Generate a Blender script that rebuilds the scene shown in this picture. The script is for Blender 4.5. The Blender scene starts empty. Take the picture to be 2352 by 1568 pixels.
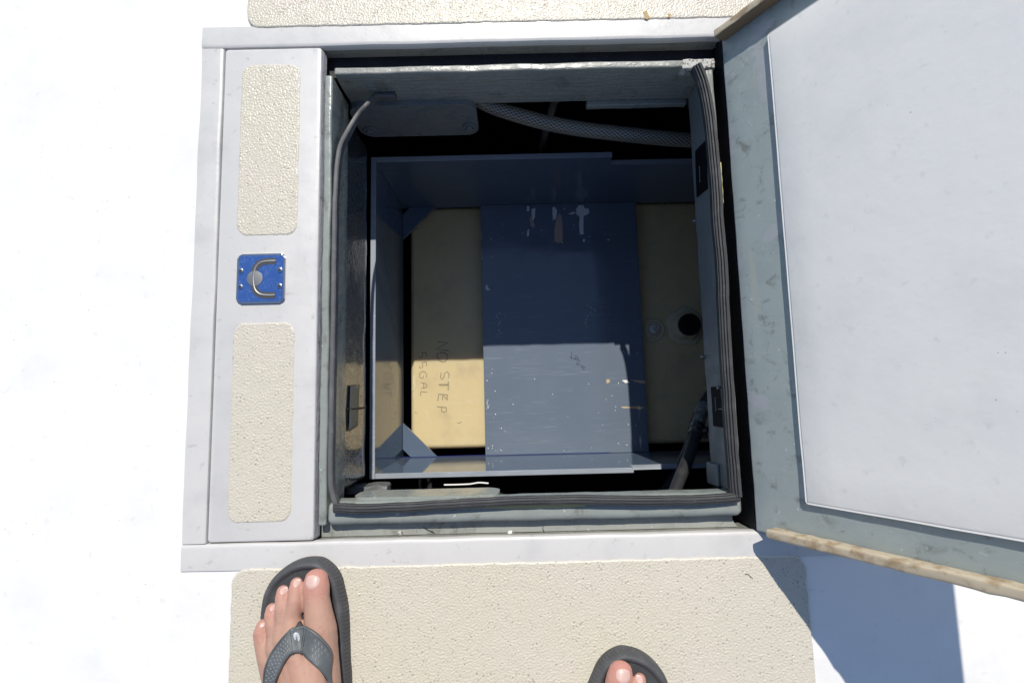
import bpy, bmesh, math, random
import numpy as np
from mathutils import Vector, Matrix, noise
from mathutils.bvhtree import BVHTree

random.seed(7)
rng = np.random.default_rng(11)
SC = bpy.context.scene
COL = SC.collection
R = math.radians

# ------------------------------------------------------------------ camera, sky, sun, exposure
CAM_H, CAM_TILT, CAM_ROLL, FPX = 0.745, R(6.0), R(-1.35), 1180.0
cam_d = bpy.data.cameras.new('camera')
cam = bpy.data.objects.new('camera', cam_d)
COL.objects.link(cam)
cam.location = (0, 0, CAM_H)
cam.rotation_euler = (CAM_TILT, 0, CAM_ROLL)
cam_d.sensor_width = 36.0
cam_d.lens = 36.0 * FPX / 2352.0
cam_d.clip_start, cam_d.clip_end = 0.01, 200.0
SC.camera = cam

SUN = Vector((0.050, 0.772, 1.0)).normalized()
SUN_EL, SUN_AZ = math.asin(SUN.z), math.atan2(SUN.x, SUN.y)
wd = bpy.data.worlds.new('World')
SC.world = wd
wd.use_nodes = True
wn = wd.node_tree
wn.nodes.clear()
sky = wn.nodes.new('ShaderNodeTexSky')
sky.sky_type = 'NISHITA'
sky.sun_disc = False
sky.ozone_density = 3.0
sky.dust_density = 0.2
sky.sun_elevation, sky.sun_rotation = SUN_EL, SUN_AZ
bg = wn.nodes.new('ShaderNodeBackground')
bg.inputs['Strength'].default_value = 0.125
wo = wn.nodes.new('ShaderNodeOutputWorld')
wn.links.new(sky.outputs[0], bg.inputs[0])
wn.links.new(bg.outputs[0], wo.inputs[0])
sl = bpy.data.lights.new('sun', 'SUN')
sl.energy, sl.angle, sl.color = 4.35, R(0.53), (1.0, 0.95, 0.86)
so = bpy.data.objects.new('sun', sl)
COL.objects.link(so)
so.rotation_euler = SUN.to_track_quat('Z', 'Y').to_euler()
so.location = SUN * 5
SC.view_settings.view_transform = 'Standard'
SC.view_settings.look = 'None'
SC.view_settings.gamma = 1.0
SC.view_settings.exposure = 0.0
try:
    SC.cycles.max_bounces = 14
    SC.cycles.diffuse_bounces = 10
    SC.cycles.glossy_bounces = 5
except Exception:
    pass

_RM = cam.rotation_euler.to_matrix()
def at(px, py, z=0.0, dz=0.0):
    """point of the horizontal level z seen at a spot measured on the photograph"""
    d = _RM @ Vector(((px - 1176) / FPX, (784 - py) / FPX, -1))
    s = (z - CAM_H) / d.z
    return Vector((d.x * s, d.y * s, z + dz))

# ------------------------------------------------------------------ object helpers
def tag(o, label=None, cat=None, group=None, kind=None):
    if label: o['label'] = label
    if cat: o['category'] = cat
    if group: o['group'] = group
    if kind: o['kind'] = kind
    return o

def thing(name, label, cat, loc=(0, 0, 0), group=None):
    o = bpy.data.objects.new(name, None)
    o.empty_display_size = 0.05
    o.location = loc
    COL.objects.link(o)
    return tag(o, label, cat, group)

def wloc(o):
    v = Vector(o.location)
    while o.parent:
        o = o.parent
        v += Vector(o.location)
    return v

def link(name, me, mat=None, parent=None):
    o = bpy.data.objects.new(name, me)
    COL.objects.link(o)
    if mat:
        for m in (mat if isinstance(mat, (list, tuple)) else [mat]):
            me.materials.append(m)
    if parent:
        o.parent = parent
        o.location = -wloc(parent)
    return o

def smooth_me(me, ang=35):
    me.polygons.foreach_set('use_smooth', [True] * len(me.polygons))
    try:
        me.set_sharp_from_angle(angle=R(ang))
    except Exception:
        pass

def obj(name, bm, mat, parent=None, ang=35, wob=None):
    bmesh.ops.recalc_face_normals(bm, faces=bm.faces[:])
    if wob:
        amp, sc = wob
        for v in bm.verts:
            v.co += noise.noise_vector(v.co * sc) * amp + noise.noise_vector(v.co * sc * 3.1 + Vector((5, 1, 2))) * amp * .45
    me = bpy.data.meshes.new(name)
    bm.to_mesh(me)
    bm.free()
    smooth_me(me, ang)
    return link(name, me, mat, parent)

def bm_new():
    return bmesh.new()

def add_box(bm, lo, hi, bev=0.0, seg=2, cut=None):
    """rounded box; cut = largest spacing of the grid lines laid over its faces"""
    axs = []
    for i in range(3):
        L = hi[i] - lo[i]; b = min(bev, L * .49)
        inner0, inner1 = lo[i] + b, hi[i] - b
        n = max(1, int(math.ceil((inner1 - inner0) / cut))) if cut else 1
        g = [inner0 + (inner1 - inner0) * k / n for k in range(n + 1)]
        if b > 0:
            e = [b * (1 - math.tan(math.pi / 4 * k / seg)) for k in range(seg, 0, -1)]
            g = [lo[i] + x for x in e] + g + [hi[i] - x for x in reversed(e)]
        axs.append(g)
    cache = {}
    def vert(ijk):
        if ijk not in cache:
            p = Vector([axs[k][ijk[k]] for k in range(3)])
            if bev > 0:
                c = Vector([min(max(p[k], lo[k] + min(bev, (hi[k] - lo[k]) * .49)), hi[k] - min(bev, (hi[k] - lo[k]) * .49)) for k in range(3)])
                d = p - c
                if d.length > 1e-9: p = c + d.normalized() * max(abs(x) for x in d)
            cache[ijk] = bm.verts.new(p)
        return cache[ijk]
    for ax in range(3):
        u, v = (ax + 1) % 3, (ax + 2) % 3
        for side in (0, len(axs[ax]) - 1):
            for i in range(len(axs[u]) - 1):
                for j in range(len(axs[v]) - 1):
                    q = []
                    for a, b_ in ((i, j), (i + 1, j), (i + 1, j + 1), (i, j + 1)):
                        k = [0, 0, 0]; k[ax] = side; k[u] = a; k[v] = b_; q.append(vert(tuple(k)))
                    try: bm.faces.new(q if side else q[::-1])
                    except ValueError: pass

def add_sweep(bm, path, prof, up=(0, 0, 1), cap=True, scales=None, uvs=False):
    up = Vector(up)
    path = [Vector(p) for p in path]
    rows = []
    n = len(path)
    for i, p in enumerate(path):
        t = (path[min(i + 1, n - 1)] - path[max(i - 1, 0)]).normalized()
        s = t.cross(up)
        if s.length < 1e-4: s = t.cross(Vector((0, 1, 0)))
        s.normalize()
        u = s.cross(t).normalized()
        k = scales[i] if scales else 1.0
        rows.append([bm.verts.new(p + (s * a + u * b) * k) for a, b in prof])
    m = len(prof)
    uvl = bm.loops.layers.uv.verify() if uvs else None
    ln = [0.0]
    for i in range(1, n): ln.append(ln[-1] + (path[i] - path[i - 1]).length)
    for i in range(n - 1):
        for j in range(m):
            f = bm.faces.new((rows[i][j], rows[i][(j + 1) % m], rows[i + 1][(j + 1) % m], rows[i + 1][j]))
            if uvs:
                for l, (a, b) in zip(f.loops, ((i, j), (i, j + 1), (i + 1, j + 1), (i + 1, j))):
                    l[uvl].uv = (b / m, ln[a])
    if cap:
        bm.faces.new(rows[0]); bm.faces.new(rows[-1])

def circ(r, n=16, ry=None):
    ry = ry or r
    return [(r * math.cos(2 * math.pi * k / n), ry * math.sin(2 * math.pi * k / n)) for k in range(n)]

def spline(pts, n=12):
    pts = [Vector(p) for p in pts]
    out = []
    for i in range(len(pts) - 1):
        p0, p1, p2, p3 = pts[max(i - 1, 0)], pts[i], pts[i + 1], pts[min(i + 2, len(pts) - 1)]
        for k in range(n):
            t = k / n
            out.append(.5 * ((2 * p1) + (p2 - p0) * t + (2 * p0 - 5 * p1 + 4 * p2 - p3) * t * t + (3 * p1 - p0 - 3 * p2 + p3) * t ** 3))
    out.append(pts[-1])
    return out

def add_poly(bm, pts, z0, z1, mi=0):
    lo = [bm.verts.new((p[0], p[1], z0)) for p in pts]
    hi = [bm.verts.new((p[0], p[1], z1)) for p in pts]
    n = len(pts)
    fs = [bm.faces.new(hi), bm.faces.new(lo[::-1])]
    for i in range(n):
        fs.append(bm.faces.new((lo[i], lo[(i + 1) % n], hi[(i + 1) % n], hi[i])))
    for f in fs: f.material_index = mi
    return fs

def add_lathe(bm, c, prof, n=32, axis=None, wob=None):
    """prof: (radius, height); axis rotation matrix optional"""
    c = Vector(c)
    rows = []
    for r, h in prof:
        row = []
        for k in range(n):
            a = 2 * math.pi * k / n
            rr = r * (1 + (wob(a) if wob else 0))
            v = Vector((rr * math.cos(a), rr * math.sin(a), h))
            if axis: v = axis @ v
            row.append(bm.verts.new(c + v))
        rows.append(row)
    for i in range(len(rows) - 1):
        for k in range(n):
            bm.faces.new((rows[i][k], rows[i][(k + 1) % n], rows[i + 1][(k + 1) % n], rows[i + 1][k]))
    bm.faces.new(rows[0][::-1]); bm.faces.new(rows[-1])

def rrect(x0, x1, y0, y1, r, n=6):
    out = []
    for cx, cy, a0 in ((x1 - r, y1 - r, 0), (x0 + r, y1 - r, 90), (x0 + r, y0 + r, 180), (x1 - r, y0 + r, 270)):
        for k in range(n + 1):
            a = R(a0 + 90 * k / n)
            out.append((cx + r * math.cos(a), cy + r * math.sin(a)))
    return out

# ------------------------------------------------------------------ materials
def mat(name, c, rough=.5, spec=.5, metal=0, coat=0, coat_rough=.1):
    m = bpy.data.materials.new(name)
    m.use_nodes = True
    b = m.node_tree.nodes['Principled BSDF']
    b.inputs['Base Color'].default_value = (*c, 1)
    b.inputs['Roughness'].default_value = rough
    b.inputs['Specular IOR Level'].default_value = spec
    b.inputs['Metallic'].default_value = metal
    b.inputs['Coat Weight'].default_value = coat
    b.inputs['Coat Roughness'].default_value = coat_rough
    return m

class N:
    """small node-building shell round one material"""
    def __init__(s, m):
        s.m = m; s.t = m.node_tree; s.b = s.t.nodes['Principled BSDF']
        s.co = s.t.nodes.new('ShaderNodeTexCoord').outputs['Object']
        s.bumpsock = None
    def map(s, scale=(1, 1, 1), rot=(0, 0, 0), src=None):
        n = s.t.nodes.new('ShaderNodeMapping')
        n.inputs['Scale'].default_value = scale; n.inputs['Rotation'].default_value = rot
        s.t.links.new(src or s.co, n.inputs['Vector']); return n.outputs[0]
    def noise(s, scale, detail=4, rough=.55, vec=None, dist=0):
        n = s.t.nodes.new('ShaderNodeTexNoise')
        n.inputs['Scale'].default_value = scale; n.inputs['Detail'].default_value = detail
        n.inputs['Roughness'].default_value = rough; n.inputs['Distortion'].default_value = dist
        s.t.links.new(vec or s.co, n.inputs['Vector']); return n.outputs['Fac']
    def vor(s, scale, vec=None, feature='F1'):
        n = s.t.nodes.new('ShaderNodeTexVoronoi'); n.feature = feature
        n.inputs['Scale'].default_value = scale
        s.t.links.new(vec or s.co, n.inputs['Vector']); return n.outputs['Distance']
    def ramp(s, f, p0, p1, v0=0.0, v1=1.0):
        n = s.t.nodes.new('ShaderNodeMapRange'); n.interpolation_type = 'SMOOTHSTEP'
        n.inputs['From Min'].default_value = p0; n.inputs['From Max'].default_value = p1
        n.inputs['To Min'].default_value = v0; n.inputs['To Max'].default_value = v1
        s.t.links.new(f, n.inputs['Value']); return n.outputs[0]
    def math(s, op, a, b):
        n = s.t.nodes.new('ShaderNodeMath'); n.operation = op
        for i, v in enumerate((a, b)):
            if isinstance(v, (int, float)): n.inputs[i].default_value = v
            else: s.t.links.new(v, n.inputs[i])
        return n.outputs[0]
    def mix(s, f, c):
        """lay colour c over the present base colour where f = 1"""
        n = s.t.nodes.new('ShaderNodeMix'); n.data_type = 'RGBA'
        inp = s.b.inputs['Base Color']
        if inp.is_linked: s.t.links.new(inp.links[0].from_socket, n.inputs['A'])
        else: n.inputs['A'].default_value = inp.default_value
        n.inputs['B'].default_value = (*c, 1)
        if isinstance(f, (int, float)): n.inputs['Factor'].default_value = f
        else: s.t.links.new(f, n.inputs['Factor'])
        s.t.links.new(n.outputs['Result'], inp); return s
    def rough(s, f): s.t.links.new(f, s.b.inputs['Roughness']); return s
    def bump(s, h, strength=.5, dist=.001):
        n = s.t.nodes.new('ShaderNodeBump')
        n.inputs['Strength'].default_value = strength; n.inputs['Distance'].default_value = dist
        s.t.links.new(h, n.inputs['Height'])
        if s.bumpsock: s.t.links.new(s.bumpsock, n.inputs['Normal'])
        s.bumpsock = n.outputs[0]
        s.t.links.new(n.outputs[0], s.b.inputs['Normal']); return s

def paint_white(name, c, dirt=1.0):
    m = mat(name, c, .38, .5); n = N(m)
    n.mix(n.ramp(n.noise(9, 5, .6), .48, .74, 0, .5 * dirt), (c[0] * .72, c[1] * .72, c[2] * .74))
    n.mix(n.ramp(n.noise(60, 3, .6), .62, .74, 0, .5 * dirt), (c[0] * .62, c[1] * .62, c[2] * .62))
    n.mix(n.math('MULTIPLY', n.ramp(n.vor(95), .0, .10, 1, 0), n.ramp(n.noise(14), .55, .62)), (.12, .11, .10))
    n.rough(n.ramp(n.noise(25), .3, .7, .28, .48))
    n.bump(n.noise(70, 4), .25, .0012).bump(n.noise(9, 2), .4, .003)
    return m

M_DECK = paint_white('white_gelcoat', (.82, .80, .765), .45)
M_TRIM = paint_white('white_deck_paint', (.592, .575, .550))

def nonskid_mat():
    m = mat('cream_nonskid_paint', (.585, .545, .440), .36, .5); n = N(m)
    n.mix(n.ramp(n.noise(5, 3), .35, .7), (.60, .548, .465))
    n.mix(n.ramp(n.noise(22, 4), .55, .8, 0, .5), (.545, .512, .42))
    # darker in the pits, by the attribute that holds their mask
    a = n.t.nodes.new('ShaderNodeAttribute'); a.attribute_name = 'relief'
    n.mix(n.ramp(a.outputs['Fac'], .15, .9, 0, .65), (.20, .18, .14))
    n.bump(n.noise(700, 3), .35, .0006)
    return m
M_NONSKID = nonskid_mat()

def grey_paint(name, c, rough=.33, chips=True, brush=None, bump=.5, soft=1.0):
    m = mat(name, c, rough, .5); n = N(m)
    n.mix(n.ramp(n.noise(11, 4, .6), .38, .72, 0, .55), (c[0] * .78, c[1] * .80, c[2] * .82))
    n.mix(n.ramp(n.noise(30, 5, .65, dist=.6), .58, .74, 0, .35), (c[0] * 1.18, c[1] * 1.15, c[2] * 1.08))
    if chips:
        n.mix(n.math('MULTIPLY', n.ramp(n.noise(130, 3, .6), .66, .70), n.ramp(n.noise(17), .52, .6)), (.52, .54, .54))
    if chips:
        n.mix(n.ramp(n.noise(38, 6, .7, dist=.5), .54, .70, 0, .55), (.10, .094, .075))
    n.rough(n.ramp(n.noise(40, 3), .3, .7, rough * .7, rough * 1.4))
    if brush:
        n.bump(n.noise(1, 4, .6, vec=n.map(brush)), bump, .0022)
    n.bump(n.noise(160, 3), .35 * soft, .001).bump(n.noise(28, 2), .4 * soft, .003)
    return m
M_COAM = grey_paint('grey_gloss_paint', (.280, .302, .278), .27)
M_COAM_B = grey_paint('grey_brushed_paint', (.275, .276, .245), .32, True, (18, 60, 150), 1.0)
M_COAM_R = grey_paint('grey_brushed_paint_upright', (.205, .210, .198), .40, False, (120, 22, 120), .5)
M_LID = grey_paint('grey_lid_paint', (.335, .380, .372), .38, True, (20, 60, 20), .15, .3)
n_ = N(M_LID); n_.mix(n_.ramp(n_.noise(11, 5, .6, dist=.8), .56, .60, 0, .7), (.39, .395, .425)); n_.mix(n_.ramp(n_.noise(1, 3, .6, vec=n_.map((60, 5, 30))), .62, .72, 0, .5), (.40, .40, .34))
M_LEDGE_D = grey_paint('rough_dark_fibreglass', (.12, .125, .125), .5)
M_PALE = mat('bare_fibreglass', (.50, .485, .44), .7)
N(M_PALE).mix(.0, (1, 1, 1)).bump(N(M_PALE).noise(180, 4), .0)
n_ = N(M_PALE); n_.mix(n_.ramp(n_.noise(220, 4), .52, .6), (.16, .14, .12)).bump(n_.noise(260, 4), .9, .002)
M_YEL = mat('yellow_fibreglass', (.50, .47, .20), .5)

def bulk_mat():
    m = mat('dark_glossy_paint', (.068, .075, .082), .12, .8, 0, .8, .06); n = N(m)
    n.mix(n.ramp(n.noise(20), .4, .7), (.07, .08, .098))
    v = n.map((1, 1, 1))
    n.bump(n.ramp(n.vor(260, feature='SMOOTH_F1'), .0, .75, 1, 0), .42, .0026).bump(n.noise(26, 3), .35, .004)
    return m
M_BULK = bulk_mat()

def rubber(name, c, rough=.55):
    m = mat(name, c, rough, .4); n = N(m)
    n.mix(n.ramp(n.noise(35, 4, .6), .45, .75, 0, .6), (c[0] * 1.7 + .01, c[1] * 1.7 + .01, c[2] * 1.7 + .01))
    n.mix(n.ramp(n.noise(300, 3), .68, .74, 0, .5), (.30, .29, .27))
    n.bump(n.noise(240, 3), .3, .0006)
    return m
M_RUB = rubber('black_rubber', (.050, .050, .052))
M_RUB_L = rubber('weathered_grey_rubber', (.105, .103, .105))
M_BLACK = rubber('near_black', (.012, .012, .015), .6)

def pvc(name, c, rough=.13, scr=1.0, rot=0.0):
    m = mat(name, c, rough, .55); n = N(m)
    n.mix(n.ramp(n.noise(6, 3), .35, .7, 0, .5), (c[0] * .86, c[1] * .88, c[2] * .9))
    s1 = n.noise(1, 3, .6, vec=n.map((14, 330, 120), (0, 0, rot + .10)))
    s2 = n.noise(1, 3, .6, vec=n.map((22, 420, 120), (0, 0, rot - .35)))
    pt = n.ramp(n.noise(13, 3), .42, .62)
    n.mix(n.math('MULTIPLY', n.ramp(s1, .54, .74, 0, .6 * scr), pt), (c[0] * 1.8, c[1] * 1.7, c[2] * 1.6))
    n.mix(n.math('MULTIPLY', n.ramp(s2, .54, .76, 0, .5 * scr), n.ramp(n.noise(9, 2), .5, .62)), (c[0] * 1.9, c[1] * 1.8, c[2] * 1.7))
    n.rough(n.ramp(n.noise(18, 4), .35, .75, rough * .75, rough * 1.9))
    return m
M_PVC = pvc('grey_plastic_sheet', (.148, .180, .230), .12, .9)
M_PVC_W = pvc('grey_plastic_polished', (.105, .142, .200), .07, .35)
M_PVC_E = pvc('grey_plastic_sawn_edge', (.30, .33, .37), .45, 1.0, R(45))

def tank_mat():
    m = mat('cream_polyethylene', (.90, .735, .43), .33, .45); n = N(m)
    n.mix(n.ramp(n.noise(5, 3), .35, .7, 0, .6), (.92, .755, .44))
    n.mix(n.ramp(n.noise(18, 5, .65), .46, .74, 0, .75), (.72, .585, .36))
    n.mix(n.math('MULTIPLY', n.ramp(n.noise(1, 3, .6, vec=n.map((18, 300, 40), (0, 0, .12))), .64, .72, 0, .6), n.ramp(n.noise(7), .5, .65)), (.84, .75, .52))
    n.mix(n.ramp(n.vor(38), .02, .05, .55, 0), (.25, .19, .10))
    b = n.b
    b.inputs['Subsurface Weight'].default_value = .4
    b.inputs['Subsurface Radius'].default_value = (.022, .016, .008)
    b.inputs['Subsurface Scale'].default_value = 1.0
    n.bump(n.noise(40, 3), .15, .001)
    tl = n.t.nodes.new('ShaderNodeBsdfTranslucent'); tl.inputs['Color'].default_value = (.84, .84, .78, 1)
    mx = n.t.nodes.new('ShaderNodeMixShader'); mx.inputs[0].default_value = .28
    n.t.links.new(b.outputs[0], mx.inputs[1]); n.t.links.new(tl.outputs[0], mx.inputs[2])
    n.t.links.new(mx.outputs[0], n.t.nodes['Material Output'].inputs['Surface'])
    return m
M_TANK = tank_mat()
M_PENCIL = mat('pencil_marking', (.30, .245, .14), .6)
M_PAINTW = mat('white_paint_spatter', (.80, .80, .78), .5)
M_GLUEW = mat('dried_grey_adhesive', (.80, .80, .79), .7)
M_GLUEB = mat('dried_brown_adhesive', (.56, .39, .31), .8)
M_GLUET = mat('tan_adhesive_scrap', (.50, .40, .24), .8)
M_BLUEINK = mat('blue_ink_line', (.02, .03, .28), .5)
M_BILGE = mat('dark_bilge_paint', (.022, .025, .03), .6)
N(M_BILGE).mix(N(M_BILGE).noise(7), (.014, .016, .02))
M_HOSE = rubber('black_hose_rubber', (.028, .028, .030), .42)
M_STEEL = mat('stainless_steel', (.62, .62, .62), .22, .5, 1.0)
M_STEEL_D = mat('dull_steel', (.36, .35, .33), .42, .5, 1.0)
M_GALV = mat('tarnished_bronze_fitting', (.26, .245, .215), .5, .5, .3)
n_ = N(M_GALV); n_.mix(n_.ramp(n_.noise(90, 4), .45, .65), (.13, .12, .10)); n_.bump(n_.noise(150, 3), .6, .001)
M_WOOD = mat('weathered_wood', (.25, .17, .10), .7)
n_ = N(M_WOOD); n_.mix(n_.ramp(n_.noise(1, 4, .6, vec=n_.map((14, 160, 14), (0, R(30), 0))), .4, .65), (.13, .085, .05)); n_.bump(n_.noise(1, 3, vec=n_.map((20, 260, 20))), .5, .001)
M_WOODL = mat('pale_sunlit_wood', (.52, .44, .32), .75)
n_ = N(M_WOODL); n_.mix(n_.ramp(n_.noise(60, 4), .45, .65), (.34, .25, .15))
M_TAPE = mat('brown_cloth_tape', (.60, .50, .34), .75, .1)
n_ = N(M_TAPE); n_.mix(n_.ramp(n_.noise(1, 2, vec=n_.map((40, 500, 500))), .45, .6, 0, .6), (.36, .30, .20))

def hose_mat():
    m = mat('braided_clear_hose', (.075, .068, .055), .22, .5); n = N(m)
    uv = n.t.nodes.new('ShaderNodeTexCoord').outputs['UV']
    out = []
    for sgn in (1, -1):
        sep = n.t.nodes.new('ShaderNodeSeparateXYZ'); n.t.links.new(uv, sep.inputs[0])
        u = n.math('MULTIPLY', sep.outputs[0], 14.0 * sgn); v = n.math('MULTIPLY', sep.outputs[1], 105.0)
        fr = n.math('PINGPONG', n.math('ADD', u, v), .5)
        out.append(n.ramp(fr, .07, .13, 1, 0))
    n.mix(n.math('MAXIMUM', out[0], out[1]), (.33, .30, .235))
    return m
M_BRAID = hose_mat()

def skin_mat():
    m = mat('skin', (.44, .262, .195), .58, .3); n = N(m)
    a = n.t.nodes.new('ShaderNodeAttribute'); a.attribute_name = 'flush'
    n.mix(n.ramp(n.noise(30, 4), .40, .7, 0, .5), (.465, .285, .213))
    n.mix(n.ramp(n.noise(120, 3), .55, .75, 0, .35), (.44, .245, .185))
    n.mix(n.ramp(a.outputs['Fac'], 0, 1, 0, .85), (.50, .20, .172))
    b = n.b
    b.inputs['Subsurface Weight'].default_value = .25
    b.inputs['Subsurface Radius'].default_value = (.010, .004, .002)
    b.inputs['Subsurface Scale'].default_value = .35
    n.mix(n.ramp(n.noise(55, 5, .7, dist=1.0), .54, .66, 0, .45), (.40, .195, .15))
    n.mix(n.ramp(n.noise(230, 4, .7), .58, .70, 0, .40), (.36, .18, .13))
    cr_ = n.t.nodes.new('ShaderNodeAttribute'); cr_.attribute_name = 'crease'
    wr = n.math('MULTIPLY', n.noise(1, 4, .65, vec=n.map((90, 900, 300), (0, 0, .08)), dist=.4), cr_.outputs['Fac'])
    n.mix(n.ramp(wr, .52, .72, 0, .6), (.40, .19, .15))
    n.bump(n.noise(420, 3), .35, .0007).bump(n.noise(90, 3), .30, .0014).bump(wr, .9, .0016)
    return m
M_SKIN = skin_mat()
M_NAIL = mat('toenail', (.58, .385, .335), .38, .45)
M_SOLE = rubber('charcoal_foam_sole', (.066, .066, .070), .6)
M_BED = rubber('charcoal_footbed', (.048, .050, .052), .65)
M_STRAP = rubber('grey_leather_strap', (.098, .108, .112), .5)
M_SILVER = mat('polished_badge_metal', (.85, .85, .86), .25, .6, .55)
M_EMB = mat('embossed_pale_print', (.24, .25, .25), .5)
M_STITCH = mat('dark_stitching', (.03, .03, .03), .7)
M_CLOTH = mat('navy_cotton', (.05, .06, .09), .9)

# latch: blue protective film on polished plate, water-marked
M_FILM = mat('blue_protective_film', (.055, .135, .40), .16, .5, .35)
n_ = N(M_FILM)
ring = n_.ramp(n_.math('ABSOLUTE', n_.math('SUBTRACT', n_.noise(120, 2, .5), .54), 0), .004, .014, .35, 0)
n_.mix(ring, (.34, .45, .70)).mix(n_.ramp(n_.noise(60, 3), .55, .75, 0, .4), (.10, .22, .52))
M_LABEL = mat('black_label', (.010, .010, .012), .55, .05)
M_LABELT = mat('pale_label_print', (.42, .42, .42), .6)

# ------------------------------------------------------------------ the setting: deck with its opening
OX0, OX1, OY0, OY1 = -0.4340, 0.3385, -0.1972, 0.5462      # recess in the deck
deck_bm = bm_new()
def ring_sheet(bm, outer, inner, z):
    ox0, ox1, oy0, oy1 = outer; ix0, ix1, iy0, iy1 = inner
    for a, b, c, d in ((ox0, ox1, oy0, iy0), (ox0, ox1, iy1, oy1), (ox0, ix0, iy0, iy1), (ix1, ox1, iy0, iy1)):
        bm.faces.new([bm.verts.new((x, y, z)) for x, y in ((a, c), (b, c), (b, d), (a, d))])
ring_sheet(deck_bm, (-4, 4, -4, 5), (OX0 - .003, OX1 + .003, OY0 - .003, OY1 + .003), -.002)
ring_sheet(deck_bm, (-4, 4, -4, 5), (OX0 - .003, OX1 + .003, OY0 - .003, OY1 + .003), -.030)
deck = obj('deck', deck_bm, M_DECK)
tag(deck, 'white boat deck with cream non-skid panels round an open hatch', 'deck', kind='structure')

# painted trim running round the recess, its edge rolled over into the recess
def trim_sweep(p0, p1, width):
    """rounded strip along the recess; recess lies on the left of p0->p1"""
    p0, p1 = Vector((*p0, 0)), Vector((*p1, 0))
    n = max(2, int((p1 - p0).length / .02))
    prof = [(width, -.006), (width, .000), (.006, .0006), (.003, .0002), (.0012, -.0008), (.0002, -.003), (0, -.007), (0, -.011), (.004, -.011)]
    bm = bm_new()
    path = [p0.lerp(p1, k / n) for k in range(n + 1)]
    add_sweep(bm, path, prof)
    for v in bm.verts:
        v.co += Vector((noise.noise(v.co * 14 + Vector((3, 0, 0))), noise.noise(v.co * 14), noise.noise(v.co * 30) * .3)) * .0012
    return bm
obj('trim_strip', trim_sweep((-.468, OY0 + .0004), (.62, OY0 + .0004), .0360), M_TRIM, deck)
obj('trim_strip', trim_sweep((.62, OY1 - .0004), (-.468, OY1 - .0004), .0345), M_TRIM, deck)

obj('trim_strip', trim_sweep((OX0 + .0004, OY1 - .0012), (OX0 + .0004, OY0 + .0012), .0340), M_TRIM, deck)

def recess_wall(name, lo, hi):
    bm = bm_new(); add_box(bm, lo, hi, 0, cut=.03)
    return obj(name, bm, M_COAM_B, deck, wob=(.0006, 30))
recess_wall('recess_wall', (-.4325, OY1 + .0005, -.046), (.337, OY1 + .012, -.010))
recess_wall('recess_wall', (-.4325, OY0 - .012, -.052), (.337, OY0 - .0005, -.010))
recess_wall('recess_wall', (OX0 - .012, OY0, -.052), (OX0 - .0005, OY1, -.010))
bm = bm_new(); add_box(bm, (OX1 + .0005, OY0, -.12), (OX1 + .012, OY1, -.003), 0, cut=.05); obj('recess_wall', bm, M_BLACK, deck)  # lid-side wall near-black, unlike the other walls

def band_noise(nx, ny, d, wl, spread, seed):
    """isotropic random surface with one dominant wavelength, from filtered white noise"""
    r = np.random.default_rng(seed)
    F = np.fft.fft2(r.standard_normal((ny, nx)))
    k = np.hypot(np.fft.fftfreq(nx, d)[None, :], np.fft.fftfreq(ny, d)[:, None])
    a = np.real(np.fft.ifft2(F * np.exp(-((k - 1 / wl) / (spread / wl)) ** 2)))
    return a / a.std()

def nonskid(name, x0, x1, y0, y1, z, r, seed, parent, d=.0011, corners=(1, 1, 1, 1)):
    nx, ny = int((x1 - x0) / d) + 1, int((y1 - y0) / d) + 1
    X, Y = np.meshgrid(np.linspace(x0, x1, nx), np.linspace(y0, y1, ny))
    a = band_noise(nx, ny, d, .0036, .65, seed); b = band_noise(nx, ny, d, .0052, .60, seed + 1); c = band_noise(nx, ny, d, .03, .6, seed + 2); e2 = band_noise(nx, ny, d, .0030, .5, seed + 3)
    h = np.clip(.34 + .30 * a + .14 * e2 + .06 * c, 0, 1.3)
    pit = np.clip((b - 1.72 + .22 * c) / .40, 0, 1)
    pit_dark = np.clip(pit * 1.1 - .35 * np.clip(a, 0, 2), 0, 1)
    h = np.clip(h * (1 - .75 * pit) - .25 * pit, -.25, 1.15)
    # rounded corners, slightly ragged edge
    e = np.minimum(np.minimum(X - x0, x1 - X), np.minimum(Y - y0, y1 - Y))
    dx = np.maximum(np.maximum(x0 + r - X, X - (x1 - r)), 0); dy = np.maximum(np.maximum(y0 + r - Y, Y - (y1 - r)), 0)
    inc = (dx > 0) & (dy > 0)
    e = np.where(inc, r - np.hypot(dx, dy), e) + c * .0003
    Z = z + h * .00115 * np.clip(e / .003, 0, 1) + 0.0002 * np.clip(e / .001, 0, 1) - .0022 * (1 - np.clip(e / .0022, 0, 1))
    keep = e > 0
    q = keep[:-1, :-1] & keep[1:, :-1] & keep[:-1, 1:] & keep[1:, 1:]
    idx = np.arange(nx * ny).reshape(ny, nx)
    F = np.stack([idx[:-1, :-1], idx[:-1, 1:], idx[1:, 1:], idx[1:, :-1]], -1)[q]
    used = np.unique(F); rm = np.full(nx * ny, -1); rm[used] = np.arange(len(used)); F = rm[F]
    V = np.stack([X, Y, Z], -1).reshape(-1, 3)[used]
    me = bpy.data.meshes.new(name)
    me.vertices.add(len(V)); me.vertices.foreach_set('co', V.ravel().astype('f'))
    me.loops.add(F.size); me.loops.foreach_set('vertex_index', F.ravel().astype('i'))
    me.polygons.add(len(F)); me.polygons.foreach_set('loop_start', np.arange(0, F.size, 4, dtype='i'))
    me.update()
    me.polygons.foreach_set('use_smooth', np.ones(len(F), bool))
    at_ = me.attributes.new('relief', 'FLOAT', 'POINT')
    at_.data.foreach_set('value', pit_dark.reshape(-1)[used].astype('f'))
    me.update()
    return link(name, me, M_NONSKID, parent)
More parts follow.
